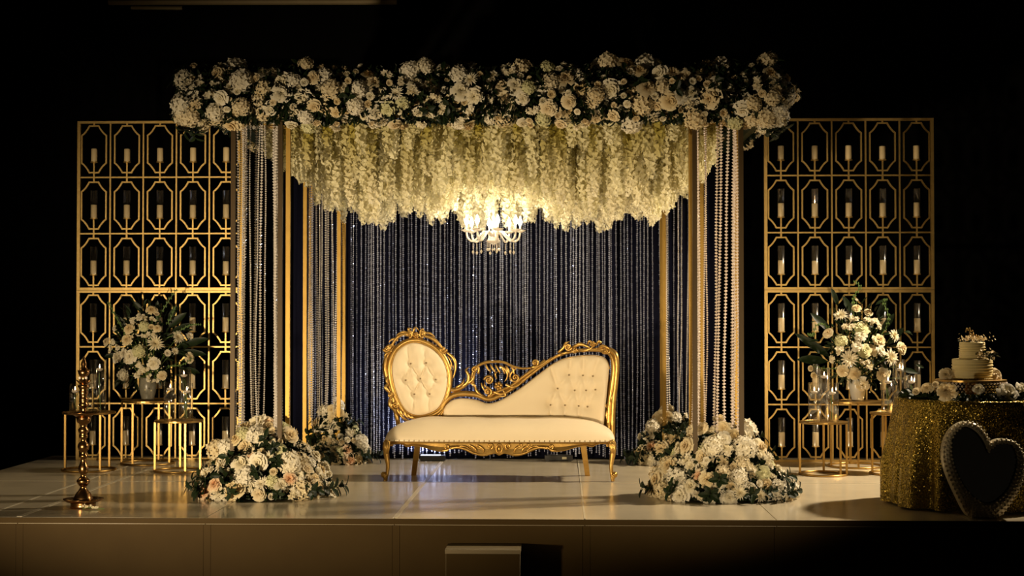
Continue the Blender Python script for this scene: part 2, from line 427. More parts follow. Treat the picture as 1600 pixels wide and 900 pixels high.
def bud_mesh(seed, m):
    mb = MB()
    for k, (rt, h, n, wd) in enumerate([(.12, .9, 3, 1.2), (.34, .95, 4, 1.0), (.55, .85, 5, .85), (.7, .6, 5, .8)]):
        for i in range(n): petal(mb, 2*PI*i/n+k*.7, .12+.08*k, rt, h, wd, z0=-.3, curl=.04+.03*k)
    mb.ball((0, 0, .3), .17, 6, 4, 1.6)
    return mb.mesh('rosebud', m, True)
def leaf_blade(mb, p, d, n, L, W, droop=.3):
    p, d, n = Vector(p), Vector(d).normalized(), Vector(n); s = d.cross(n)
    if s.length < 1e-4: s = d.orthogonal()
    s.normalize(); n = s.cross(d).normalized()
    V = [p]; 
    for t, wv in ((.3, .85), (.62, 1), (.85, .6)):
        c = p+d*L*t-n*(droop*L*t*t)
        V += [c-s*W*wv/2+n*W*.16, c, c+s*W*wv/2+n*W*.16]
    V.append(p+d*L*.99-n*(droop*L))
    Fs = [(0, 2, 1), (0, 3, 2), (1, 2, 5, 4), (2, 3, 6, 5), (4, 5, 8, 7), (5, 6, 9, 8), (7, 8, 10), (8, 9, 10)]
    mb.add(V, Fs)
def sprig_mesh(seed, m, n=9, W=.30):
    R = random.Random(seed); mb = MB()
    mb.tube([(0, 0, -.3), (.05, 0, .3), (0, .05, .9)], .02, 4)
    for i in range(n):
        z = -.1+1.0*i/n; a = i*2.4+R.uniform(-.4, .4)
        leaf_blade(mb, (0, 0, z), (math.cos(a), math.sin(a), .7), (0, 0, 1), R.uniform(.45, .62), W, .3)
    return mb.mesh('leaf_sprig', m)
FL = {
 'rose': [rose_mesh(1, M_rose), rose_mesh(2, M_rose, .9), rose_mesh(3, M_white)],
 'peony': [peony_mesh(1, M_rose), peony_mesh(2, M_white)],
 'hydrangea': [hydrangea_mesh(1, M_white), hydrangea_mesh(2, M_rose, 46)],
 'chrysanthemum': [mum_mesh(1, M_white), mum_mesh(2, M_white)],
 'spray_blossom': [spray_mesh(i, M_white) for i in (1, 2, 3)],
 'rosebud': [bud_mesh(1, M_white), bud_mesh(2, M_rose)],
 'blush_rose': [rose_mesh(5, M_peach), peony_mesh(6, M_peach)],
 'green_bloom': [hydrangea_mesh(7, M_greenp), rose_mesh(8, M_greenp)],
 'leaf_sprig': [sprig_mesh(i, M_leaf) for i in (1, 2)],
}
def flower(kind, parent, p, n, r, R, sc=None):
    me = R.choice(FL[kind]); return put(kind, me, parent, p, orient(n, R.uniform(0, 6.28)), r)
def pick(R, table):
    t = R.uniform(0, sum(wt for k, wt in table))
    for k, wt in table:
        t -= wt
        if t <= 0: return k
    return table[0][0]
RAD = {'rose': (.045, .074), 'peony': (.062, .086), 'hydrangea': (.062, .095), 'chrysanthemum': (.052, .068), 'spray_blossom': (.048, .064), 'rosebud': (.028, .040), 'blush_rose': (.050, .068), 'green_bloom': (.050, .066)}

# --- garland on top of the canopy
XL, XR = -2.56, 1.505                      # centre lines of the side runs
YG, YGB, ZG = 10.95, 13.75, 2.88
R = random.Random(11)
ga = thing('flower_garland', 'thick cream rose and hydrangea garland crowning the top of the canopy', 'flowers', (-.52, YG, 2.72))
off = Vector(ga.location)
def leafmass(name, pts, parent, L=(.05, .09), W=.03, m=None):
    """uncountable little leaves: pts = list of (point, outward direction)"""
    mb = MB()
    for p_, d_ in pts:
        leaf_blade(mb, p_, Vector(d_)+Vector((R.uniform(-.7, .7), R.uniform(-.7, .7), R.uniform(-.7, .7))), (R.uniform(-1, 1), R.uniform(-1, 1), R.uniform(.2, 1)), R.uniform(*L), W, .25)
    return stuff(build(name, mb, m or M_leaf, parent))
core = MB()
core.tube([(-2.58, YG, ZG), (1.48, YG, ZG)], .125, 10); core.tube([(XL, YG, ZG), (XL, YGB, ZG)], .12, 8); core.tube([(XR, YG, ZG), (XR, YGB, ZG)], .12, 8); core.tube([(XL, YGB, ZG), (XR, YGB, ZG)], .12, 8)
core.v = [tuple(Vector(v)-off) for v in core.v]
build('foam_core', core, M_leaf, ga)
lp = []
def garland_run(p, q, n, table, hs, vs_, amin, amax, leaves, spr):
    p, q = Vector(p), Vector(q); t = (q-p).normalized(); s = Vector((0, 0, 1)).cross(t)   # s: sideways
    L = (q-p).length; pts = []
    tries = 0
    while len(pts) < n and tries < n*30:
        tries += 1
        u = R.uniform(0, 1); a = R.uniform(amin, amax)
        d = s*(math.cos(a))+Vector((0, 0, math.sin(a)))
        c = p+t*L*u+s*(math.cos(a)*hs)+Vector((0, 0, math.sin(a)*vs_))
        k = pick(R, table); r = R.uniform(*RAD[k])
        if any((c-c2).length < (r+r2)*.62 for c2, r2 in pts): continue
        pts.append((c, r)); c = c+d*R.uniform(-.05, .045)
        flower(k, ga, c-off, d+Vector((R.uniform(-.5, .5), R.uniform(-.4, .2), R.uniform(-.5, .5))), r, R)
    for i in range(leaves):
        u = R.uniform(0, 1); a = R.uniform(amin-.2, amax+.2); d = s*math.cos(a)+Vector((0, 0, math.sin(a)))
        lp.append((p+t*L*u+s*(math.cos(a)*hs*.8)+Vector((0, 0, math.sin(a)*vs_*.8))-off, d))
    for i in range(spr):
        u = R.uniform(0, 1); a = R.uniform(amin, amax); d = s*math.cos(a)+Vector((0, 0, math.sin(a)))
        flower('leaf_sprig', ga, p+t*L*u+d*hs*.75-off, d+Vector((R.uniform(-.6, .6), 0, R.uniform(-.6, .6))), R.uniform(.08, .13), R)
TOPT = [('rose', 34), ('peony', 12), ('hydrangea', 20), ('spray_blossom', 16), ('rosebud', 18), ('chrysanthemum', 3), ('green_bloom', 4)]
# s = z x t ; for t = +X, s = +Y, so the front side is a = PI
garland_run((-2.60, YG, ZG), (1.50, YG, ZG), 380, TOPT, .17, .182, PI*.40, PI*1.56, 5200, 40)
garland_run((XL, YG+.05, ZG), (XL, YGB, ZG), 110, TOPT, .15, .15, -PI*.10, PI*1.1, 1300, 20)
garland_run((XR, YG+.05, ZG), (XR, YGB, ZG), 110, TOPT, .15, .15, -PI*.1, PI*1.1, 1300, 20)
garland_run((XL, YGB, ZG), (XR, YGB, ZG), 60, TOPT, .14, .16, -PI*.2, PI*1.0, 1200, 6)
for cx, sg in ((-2.60, -1), (1.50, 1)):      # rounded outer ends
    for i in range(64):
        a = R.uniform(-PI*.55, PI*.5); b = R.uniform(-1.2, .6)
        d = Vector((sg*math.cos(b)*math.cos(a), math.sin(b), math.sin(a)*math.cos(b)))
        k = pick(R, TOPT)
        flower(k, ga, Vector((cx, YG, ZG-.02))+Vector((d.x*.10, d.y*.17, d.z*.20))-off, d, R.uniform(*RAD[k]), R)
    for i in range(700):
        a = R.uniform(-PI*.6, PI*.5); b = R.uniform(-1.3, .8); d = Vector((sg*math.cos(b)*math.cos(a), math.sin(b), math.sin(a)*math.cos(b)))
        lp.append((Vector((cx, YG, ZG-.02))+Vector((d.x*.07, d.y*.13, d.z*.17))-off, d))
    for i in range(14):
        a = R.uniform(-PI*.6, PI*.4); d = Vector((sg*math.cos(a), -.3, math.sin(a)))
        flower('leaf_sprig', ga, Vector((cx, YG, ZG-.02))+Vector((d.x*.06, d.y*.15, d.z*.18))-off, d, R.uniform(.09, .14), R)
leafmass('foliage', lp, ga)

# --- canopy frame
FX = (-2.33, -1.99, .972, 1.30); FY = (10.95, 11.27)
RX = (-2.225, -1.925, .925, 1.255); RY = (13.45, 13.76)
ZT = 2.74
ca = thing('wedding_canopy', 'gold square-post canopy frame with four open corner columns', 'canopy', (-.52, YG, 0)); co = Vector(ca.location)
PW = .032
def wbar(name, p, q, wd=PW, m=None):
    p, q = Vector(p), Vector(q); c = (p+q)/2-co; d = q-p
    return build(name, MB().box(c, (max(wd, abs(d.x)), max(wd, abs(d.y)), max(wd, abs(d.z)))), m or M_post, ca)
for xs, ys in ((FX, FY), (RX, RY)):
    for i in (0, 2):
        for x in xs[i:i+2]:
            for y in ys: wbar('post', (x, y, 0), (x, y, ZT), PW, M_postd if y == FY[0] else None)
        for y in ys:
            for z in (ZT-.016, .26): wbar('column_rail', (xs[i]+PW/2, y, z), (xs[i+1]-PW/2, y, z), .03)
        for x in xs[i:i+2]: wbar('column_rail', (x, ys[0]+PW/2, ZT-.016), (x, ys[1]-PW/2, ZT-.016), .03)
for y in (FY[0]+.09, FY[1], RY[0], RY[1]): wbar('top_beam', (FX[0], y, ZT+.04), (FX[3], y, ZT+.04), .03)
for x in (FX[0]+.03, FX[1], FX[2], FX[3]-.03): wbar('top_beam', (x, FY[0], ZT+.06), (x, RY[1], ZT+.06), .04)
for i in range(11):
    y = 11.45+.185*i; wbar('cross_rod', (FX[0]+.1, y, ZT-.01), (FX[3]-.1, y, ZT-.01), .012)

# --- wisteria hanging under the canopy
def wist_mesh(seed, L):
    R = random.Random(seed); mb = MB()
    mb.tube([(0, 0, 0), (.008, 0, -L*.5), (0, 0, -L)], .004, 3)
    n = int(L*150)
    for i in range(n):
        u = (i+R.random())/n
        rad = .034*(1-.55*max(0, u-.7)/.3)*R.uniform(.55, 1.1)*(0.75 if u < .1 else 1)
        a = i*2.4+R.uniform(-.4, .4)
        c = Vector((math.cos(a)*rad, math.sin(a)*rad, -u*L))
        floret(mb, c, Vector((math.cos(a), math.sin(a), R.uniform(-.9, .2))), R.uniform(.022, .034)*(1-.4*max(0, u-.85)/.15), R, 3, .35)
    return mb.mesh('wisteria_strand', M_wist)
WL = [.26, .34, .42, .48, .54, .58, .62, .66, .70, .74]
WM = [wist_mesh(100+i, L) for i, L in enumerate(WL)]
wi = thing('hanging_wisteria', 'dense curtain of cream wisteria strands hanging under the canopy roof', 'flowers', (-.52, 12.3, ZT)); wo = Vector(wi.location)
R = random.Random(21)
def want_len(x, y):
    base = .60 if x < -1.2 else .635
    base += .035*math.sin(x*7.3)+.035*math.sin(x*17+1)+.02*math.sin(y*6)
    dl = x-(-2.20); drr = 1.19-x
    if dl < .42: base *= .40+.60*dl/.42
    if drr < .40: base *= .42+.58*drr/.40
    return base
pts = []
for i in range(640):
    for _ in range(12):
        x = R.uniform(-2.2, 1.19); y = R.uniform(11.50, 13.35)
        if x < -1.95 or x > .95: y = max(y, 11.4)
        if all((x-a)**2+(y-b)**2 < 99 and ((x-a)**2+(y-b)**2 > .045**2) for a, b in pts[-400:]): break
    pts.append((x, y))
for i in range(46): pts.append((-1.90+2.80*(i+R.uniform(.1, .9))/46, R.uniform(11.06, 11.36)))
pts.sort(key=lambda p: p[1])
rest = MB()
for i, (x, y) in enumerate(pts):
    L = want_len(x, y)*R.uniform(.80, 1.08)*(1 if R.random() > .22 else R.uniform(.5, .9))
    if (x+.52)**2+(y-12.3)**2 < .16**2: L = min(L, .3)
    elif abs(x+.52) < .30 and y < 12.65: L = min(L, R.uniform(.42, .52))
    if y < 11.4: L *= R.uniform(.25, .95)
    k = min(range(len(WL)), key=lambda j: abs(WL[j]-L)); s = L/WL[k]
    if i < 300 or False:
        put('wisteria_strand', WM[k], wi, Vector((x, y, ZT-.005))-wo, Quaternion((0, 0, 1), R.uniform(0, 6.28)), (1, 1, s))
    else:
        a = R.uniform(0, 6.28); ca_, sa_ = math.cos(a), math.sin(a); me = WM[k]; c = Vector((x, y, ZT-.005))-wo
        rest.add([(c.x+v.co.x*ca_-v.co.y*sa_, c.y+v.co.x*sa_+v.co.y*ca_, c.z+v.co.z*s) for v in me.vertices], [tuple(f.vertices) for f in me.polygons])
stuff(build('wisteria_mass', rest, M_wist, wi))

# ------------------------------------------------------------------ crystal strands
def strand_mesh(name, L, step, r, n, m, seed, sway, var=0.0, hr=.5):
    R = random.Random(seed); mb = MB(); z = 0; ph = R.uniform(0, 6.28)
    while z < L:
        s = r*(1+R.uniform(-var, var))
        u = z/L
        mb.gem((sway*math.sin(u*3+ph)+sway*.3*math.sin(u*11+ph), sway*.6*math.cos(u*4+ph), -z), s, step*hr, n, R.uniform(0, 1))
        z += step
    return mb.mesh(name, m)
CM = [strand_mesh('bead_strand', 2.34, .021, .0125, 6, M_crystal, i, .012) for i in range(3)]+[strand_mesh('bead_strand', 2.34, .015, .0085, 5, M_crystal, 10+i, .014) for i in range(2)]
CMR = [strand_mesh('bead_strand', 2.34, .023, .0145, 6, M_crystal_w, 20+i, .012) for i in range(2)]+[strand_mesh('bead_strand', 2.34, .017, .0095, 5, M_crystal_w, 30+i, .014) for i in range(2)]
R = random.Random(31)
NAMES = {(0, 0): ('front left column', CM, 20), (0, 2): ('front right column', CMR, 14), (1, 0): ('rear left column', CM, 13), (1, 2): ('rear right column', CM, 10)}
for ri, (xs, ys) in enumerate(((FX, FY), (RX, RY))):
    for i in (0, 2):
        nm, meshes, cnt = NAMES[(ri, i)]
        x0, x1 = xs[i]+.03, xs[i+1]-.03; y0, y1 = ys[0]+.02, ys[1]-.02
        cu = thing('crystal_curtain', 'beaded crystal strands hanging inside the %s of the canopy' % nm, 'bead curtain', ((x0+x1)/2, (y0+y1)/2, ZT-.03), 'crystal curtains in the canopy columns')
        o_ = Vector(cu.location)
        for k in range(cnt):
            side = R.choice('fblr') if k > 5 else 'fbfblr'[k]
            x = R.uniform(x0, x1); y = R.uniform(y0, y1)
            if side == 'f': y = y0
            elif side == 'b': y = y1
            elif side == 'l': x = x0
            else: x = x1
            lean = R.uniform(-.006, .012)
            put('bead_strand', R.choice(meshes), cu, Vector((x, y, ZT-.035))-o_, Quaternion((0, 1, 0), lean) @ Quaternion((0, 0, 1), R.uniform(0, 6.28)), (1, 1, R.uniform(.96, 1.04)))
# back curtain
TM = [strand_mesh('crystal_strand', 2.70, .018, .0095, 4, M_tinsel, 40+i, .008, .35, .56) for i in range(5)]
bc = thing('crystal_backdrop', 'wall of thin silver crystal strands hanging behind the settee', 'bead curtain', (-.5, 13.9, 2.76)); o_ = Vector(bc.location)
x = -2.2
R = random.Random(5)
while x < 1.24:
    put('crystal_strand', R.choice(TM), bc, Vector((x, R.uniform(13.83, 13.93), 2.75))-o_, Quaternion((0, 0, 1), R.uniform(0, 6.28)), (R.uniform(.75, 1.2), R.uniform(.75, 1.2), R.uniform(.985, 1.012)))
    x += R.choice((.022, .028, .03, .034, .038, .046))*(1.0 if -1.9 < x < .75 else 1.5)

# uplights on the floor behind the settee
for (px_, lab, lit) in ((676, 'black floor light bar with a glowing white lens behind the settee', True), (873, 'black floor light box with a small pale plate behind the settee', False)):
    p = deck(px_, 721); wd = .22 if lit else .25
    u = thing('floor_uplight', lab, 'stage light', (p.x, p.y+.05, 0), 'floor lights behind the settee')
    build('housing', MB().box((0, 0, .03), (wd, .10, .044)), M_blackm, u)
    for s in (-1, 1): build('foot', MB().box((s*wd*.4, 0, .004), (.03, .11, .008)), M_blackm, u)
    if lit: build('lens', MB().box((-.02, -.02, .0545), (wd*.8, .055, .006)), M_lens, u)
    else:
        build('lens', MB().box((0, .01, .0545), (wd*.8, .055, .006)), M_blackm, u)
        build('rating_plate', MB().box((.05, -.0515, .03), (.04, .004, .02)), M_plate, u)
    if not lit: continue
    l = bpy.data.lights.new('uplight_beam', 'AREA'); l.energy = 14; l.color = (.78, .84, 1); l.shape = 'RECTANGLE'; l.size = .2; l.size_y = .05
    lo = bpy.data.objects.new('uplight_beam', l); COL.objects.link(lo); lo.parent = u; lo.location = (0, .0, .075); lo.rotation_euler = (PI-.10, 0, 0)

# ------------------------------------------------------------------ flower mounds at the column feet
def mound(label, cx, cy, rx, ry, h, n, seed, table, leaves, holes):
    R2 = random.Random(seed); global R; R = R2
    t = thing('flower_mound', label, 'flowers', (cx, cy, 0), 'flower mounds at the canopy feet')
    mb = MB(); lpp = []
    prof = [(1, .02), (.95, .18), (.78, .42), (.55, .66), (.30, .88), (.05, .97)]
    V = []; Fs = []; ns = 18
    for r, z in prof:
        for k in range(ns):
            a = 2*PI*k/ns; V.append((rx*.78*r*math.cos(a), ry*.78*r*math.sin(a), h*.8*z))
    for i in range(len(prof)-1):
        for k in range(ns): l_ = (k+1) % ns; Fs.append((i*ns+k, i*ns+l_, (i+1)*ns+l_, (i+1)*ns+k))
    Fs.append(tuple(5*ns+k for k in range(ns))); Fs.append(tuple(range(ns-1, -1, -1)))
    build('foam_core', MB().add(V, Fs), M_leaf, t)
    def surf(a, v):
        for i in range(len(prof)-1):
            if prof[i][1] <= v <= prof[i+1][1]:
                f = (v-prof[i][1])/(prof[i+1][1]-prof[i][1]); r = prof[i][0]+f*(prof[i+1][0]-prof[i][0]); break
        else: r = .05 if v > .9 else 1
        p = Vector((rx*r*math.cos(a), ry*r*math.sin(a), h*v)); nn = Vector((math.cos(a)/rx, math.sin(a)/ry, .55/h)).normalized()
        return p, nn
    pp = []; tries = 0
    while len(pp) < n and tries < n*40:
        tries += 1
        a = R2.uniform(0, 2*PI)
        if math.sin(a) > .2 and R2.random() < .7: continue
        v = R2.uniform(.05, .96)**1.15
        p, nn = surf(a, v); k = pick(R2, table); r = R2.uniform(*RAD[k])
        if any((p-p2).length < (r+r2)*.60 for p2, r2 in pp): continue
        pp.append((p, r)); p = p*R2.uniform(.90, 1.06); p.z = max(p.z, r*.75)
        flower(k, t, p, nn+Vector((R2.uniform(-.4, .4), R2.uniform(-.5, .1), R2.uniform(-.25, .3))), r, R2)
    for i in range(leaves):
        a = R2.uniform(0, 2*PI); v = R2.uniform(.03, .97); p, nn = surf(a, v); p = p*.86
        lpp.append((p, nn))
    for i in range(12):
        a = R2.uniform(PI*.9, PI*2.1); v = R2.uniform(.05, .8); p, nn = surf(a, v); p.z = max(p.z, .05)
        flower('leaf_sprig', t, p*.93, nn+Vector((R2.uniform(-.6, .6), 0, R2.uniform(-.5, .2))), R2.uniform(.09, .14), R2)
    for i in range(9):                               # leaves spilling on the deck
        a = R2.choice((R2.uniform(PI*.95, PI*1.25), R2.uniform(PI*1.75, PI*2.05), R2.uniform(PI*1.2, PI*1.8)))
        flower('leaf_sprig', t, Vector((rx*.93*math.cos(a), ry*.93*math.sin(a), .065)), Vector((math.cos(a), math.sin(a), .08)), R2.uniform(.11, .15), R2)
    o = leafmass('foliage', lpp, t, (.05, .085), .034)
    return t
FT = [('rose', 28), ('peony', 14), ('hydrangea', 22), ('spray_blossom', 14), ('rosebud', 9), ('chrysanthemum', 5), ('blush_rose', 5), ('green_bloom', 7)]
RT = [('rose', 30), ('peony', 18), ('hydrangea', 12), ('rosebud', 14), ('spray_blossom', 8), ('blush_rose', 9), ('green_bloom', 6)]
mound('large cream flower mound around the foot of the front left column', -2.12, 11.08, .50, .40, .56, 125, 41, FT, 1500, 0)
mound('large white flower mound around the foot of the front right column', 1.17, 11.08, .50, .40, .56, 125, 42, FT, 1500, 0)
mound('smaller cream and blush flower mound at the rear left column', -1.97, 13.56, .30, .22, .52, 62, 43, RT, 700, 0)
mound('smaller white flower mound at the rear right column by the curtain', .99, 13.56, .33, .22, .52, 62, 44, RT, 700, 0)

# ------------------------------------------------------------------ lattice screens, candles and hurricane glasses
CW, CH = .3015, .511
candle_me = MB().lathe([(.0265, 0), (.0275, .004), (.0275, .120), (.024, .126), (.008, .121)], 14)
candle_me = candle_me.mesh('pillar_candle', M_candle, True)
wick_me = MB().tube([(0, 0, .119), (.001, 0, .133)], .0012, 5).mesh('wick', M_blackm)
def tube_glass(r, h, th=.0022, n=20):
    return MB().lathe([(r, 0), (r, h), (r-th, h+.0005)], n, cap=False)
hur_me = tube_glass(.0325, .255).mesh('hurricane_glass', M_glassh, True)
ORD = ['first', 'second', 'third', 'fourth', 'fifth', 'sixth']
def screen(x0, y, z0, side, level):
    W_, H_ = CW*5, CH*3
    s = thing('lattice_screen', 'gold lattice screen with candle holders, %s half of the %s wall' % (level, side), 'screen', (x0+W_/2, y, z0), 'gold lattice screens')
    of = .028
    def b(name, p, q, wd, d=.02): return build(name, MB().bar((p[0]-W_/2, 0, p[1]), (q[0]-W_/2, 0, q[1]), wd, d), M_goldscreen, s)
    b('outer_bar', (of/2, 0), (of/2, H_), of, .03); b('outer_bar', (W_-of/2, 0), (W_-of/2, H_), of, .03)
    tb = .022
    b('outer_bar', (of, tb/2), (W_-of, tb/2), tb, .03); b('outer_bar', (of, H_-tb/2), (W_-of, H_-tb/2), tb, .03)
    for i in range(1, 5): b('vertical_bar', (CW*i, tb), (CW*i, H_-tb), .013)
    for j in range(1, 3):
        for i in range(5): b('horizontal_bar', (CW*i+(of if i == 0 else .0075), CH*j), (CW*(i+1)-(of if i == 4 else .0075), CH*j), .013)
    hw, hh, tw, sh = .112, .212, .042, .125
    poly = []
    def corner(sx, sz):
        P0 = Vector((sx*tw, sz*hh)); P1 = Vector((sx*hw, sz*sh)); C = Vector((sx*(tw+.030), sz*(sh+.028)))
        return [P0*(1-t)**2+C*2*t*(1-t)+P1*t*t for t in (0, .25, .5, .75, 1)]
    poly = corner(1, 1)+corner(1, -1)[::-1]+corner(-1, -1)+corner(-1, 1)[::-1]
    def ringmesh():
        mb = MB(); n = len(poly); V = []; wd = .0068
        for y_ in (-.008, .008):
            for kk in (-1, 1):
                for i, p in enumerate(poly):
                    a_, b_ = poly[i-1], poly[(i+1) % n]; e1 = (p-a_).normalized(); e2 = (b_-p).normalized()
                    nrm = Vector((-e1.y-e2.y, e1.x+e2.x)).normalized(); k = wd/max(.5, nrm.dot(Vector((-e1.y, e1.x))))
                    q = p+nrm*k*kk; V.append((q.x, y_, q.y))
        Fs = []
        for i in range(n):
            j = (i+1) % n
            Fs += [(i, j, n+j, n+i), (2*n+j, 2*n+i, 3*n+i, 3*n+j), (n+i, n+j, 3*n+j, 3*n+i), (j, i, 2*n+i, 2*n+j)]
        return mb.add(V, Fs)
    ring = ringmesh().mesh('octagon_ring', M_goldscreen)
    tick = MB().bar((0, 0, hh), (0, 0, CH/2-.004), .015, .014).mesh('hanger', M_goldscreen)
    hold = MB().bar((0, 0, -CH/2+.006), (0, 0, -hh+.085), .013, .013); hold.lathe([(.008, 0), (.034, .006), (.034, .014), (.030, .014), (.028, .008)], 12, (0, 0, -hh+.085))
    holdm = hold.mesh('candle_holder', M_goldscreen)
    for j in range(3):
        for i in range(5):
            c = Vector((CW*(i+.5)-W_/2, 0, CH*(j+.5)))
            rg_ = put('octagon_ring', ring, s, c); put('hanger', tick, rg_, (0, 0, 0)); put('candle_holder', holdm, rg_, (0, 0, 0))
            row = (2-j) if level == 'upper' else 5-j
            wp = Vector(s.location)+c+Vector((0, 0, -hh+.0945))
            lab = '%s lattice wall, %s row from top, %s column from left' % (side, ORD[row], ORD[i])
            kc = thing('pillar_candle', 'ivory pillar candle, '+lab, 'candle', wp, 'pillar candles on the lattice walls', R.uniform(0, 6))
            put('wax', candle_me, kc, (0, 0, 0), None, (1, 1, R.uniform(.95, 1.05))); put('wick', wick_me, kc)
            if side == 'right' and row == 1 and i == 1:
                build('flame', MB().lathe([(.001, .125), (.006, .134), (.004, .146), (.0005, .158)], 8), M_flame, kc, smooth=True)
                kc['label'] = 'lit ivory pillar candle, '+lab
            if row > 0:
                ho = put('hurricane_glass', hur_me, None, wp, Quaternion((0, 1, 0), 0))
                tag(ho, 'clear glass chimney, '+lab, 'glass', 'glass chimneys on the lattice walls')
    return s
R = random.Random(51)
pR = at(1195, 720, 13.8); pL = at(119, 716, 13.8)
for x0, side in ((pL.x, 'left'), (pR.x, 'right')):
    screen(x0, 13.8, 0.0, side, 'lower'); screen(x0, 13.8, CH*3+.003, side, 'upper')

# ------------------------------------------------------------------ gold side tables
def side_table(label, px_, Y, r, pytop, legs):
    c = at(px_, 500, Y); zt = at(px_, pytop, Y).z
    t = thing('side_table', label, 'table', (c.x, Y, 0), 'round gold side tables')
    build('table_top', MB().lathe([(r-.006, -.018), (r, -.015), (r, -.002), (r-.004, 0), (r-.012, 0), (r-.014, -.003), (.001, -.003)], 40, (0, 0, zt), cap=False), M_gold, t)
    build('top_underside', MB().lathe([(.001, zt-.016), (r-.006, zt-.018)], 40, cap=False), M_gold, t)
    ring = [(r*math.cos(2*PI*k/48), r*math.sin(2*PI*k/48), .009) for k in range(48)]
    build('base_ring', MB().tube(ring, .0095, 8, closed=True, flat=.9), M_gold, t, smooth=True)
    for a in legs:
        a = math.radians(a); x, y = (r-.006)*math.cos(a), (r-.006)*math.sin(a)
        build('leg', MB().box((x, y, zt/2-.004), (.016, .016, zt-.03)), M_gold, t)
    return Vector((c.x, Y, zt))
TA = side_table('round gold side table nearest the left edge, behind the oil lamp', 140, 12.85, .22, 643, (172, 275, 312, 55))
TB = side_table('taller round gold table in the middle of the left group, under the bouquet', 232, 13.45, .23, 625, (190, 250, 340, 80))
TC = side_table('low round gold side table in the left group beside the flower mound', 280, 12.80, .20, 656, (190, 300, 350, 100))
TD = side_table('low round gold side table nearest the right canopy column', 1286, 12.68, .197, 658, (175, 305, 335, 80))
TE = side_table('taller round gold table in the middle of the right group, under the bouquet', 1336, 13.38, .235, 626, (195, 265, 350, 90))
TF = side_table('round gold side table half hidden behind the sequin cake table', 1397, 12.75, .20, 644, (190, 250, 345, 100))

# ------------------------------------------------------------------ cylinder vases with floating candles
float_me = MB().lathe([(.012, -.012), (.026, -.004), (.029, .004), (.026, .010), (.006, .012)], 16).mesh('wax', M_waxw, True)
flame_me = MB().lathe([(.001, .012), (.0065, .020), (.0045, .032), (.0006, .046)], 8).mesh('flame', M_flame, True)
def vase(T, px_, dy, r, h, fill, where):
    c = at(px_, 600, T.y+dy); loc = Vector((c.x, T.y+dy, T.z+.001))
    t = thing('cylinder_vase', 'clear glass cylinder vase with water, '+where, 'vase', loc, 'glass cylinder vases')
    build('glass_wall', MB().lathe([(r-.004, h), (r, h), (r, 0), (.001, 0)], 28, cap=False), M_glass, t, smooth=True)
    build('glass_base', MB().lathe([(.001, .012), (r-.0045, .012)], 24, cap=False), M_glass, t)
    build('water', MB().lathe([(r-.002, h*fill-.002), (r-.005, h*fill), (.001, h*fill)], 24, cap=False), M_water, t)
    k = thing('floating_candle', 'small white floating candle in the vase '+where, 'candle', loc+Vector((R.uniform(-.008, .008), -.006, h*fill+.004)), 'floating candles')
    put('wax', float_me, k); put('flame', flame_me, k)
    if R.random() < .6:
        b = MB()
        for i in range(2): 
            b.tube(cat_pts([(R.uniform(-.01, .01), .01, .016), (R.uniform(-.015, .015), .0, h*.4), (R.uniform(-.02, .02), .005, h*fill*.93)], 4), .0025, 5)
        build('stem', b, M_leafl, t)
R = random.Random(61)
def vh(T, px_, py_, dy): return at(px_, py_, T.y+dy).z-T.z
for (T, px_, dy, r, pyt, fill, wh) in (
    (TA, 156, -.04, .052, 562, .80, 'tallest on the table behind the oil lamp'), (TA, 136, -.09, .052, 584, .74, 'short one right behind the oil lamp'), (TA, 118, .03, .05, 600, .7, 'left of the oil lamp'),
    (TC, 266, -.07, .052, 597, .80, 'left one on the low left table'), (TC, 292, -.10, .05, 599, .76, 'front right one on the low left table'), (TC, 289, .07, .05, 577, .86, 'tallest on the low left table'),
    (TD, 1273, -.07, .053, 598, .74, 'left one on the low right table'), (TD, 1300, -.08, .053, 598, .72, 'right one on the low right table'), (TD, 1287, .06, .052, 575, .82, 'tallest on the low right table'),
    (TF, 1387, -.07, .053, 594, .92, 'left one on the table behind the cake'), (TF, 1405, .05, .052, 562, .80, 'tallest on the table behind the cake'), (TF, 1423, -.06, .053, 586, .80, 'right one on the table behind the cake')):
    vase(T, px_, dy, r, vh(T, px_, pyt, dy), fill, wh)

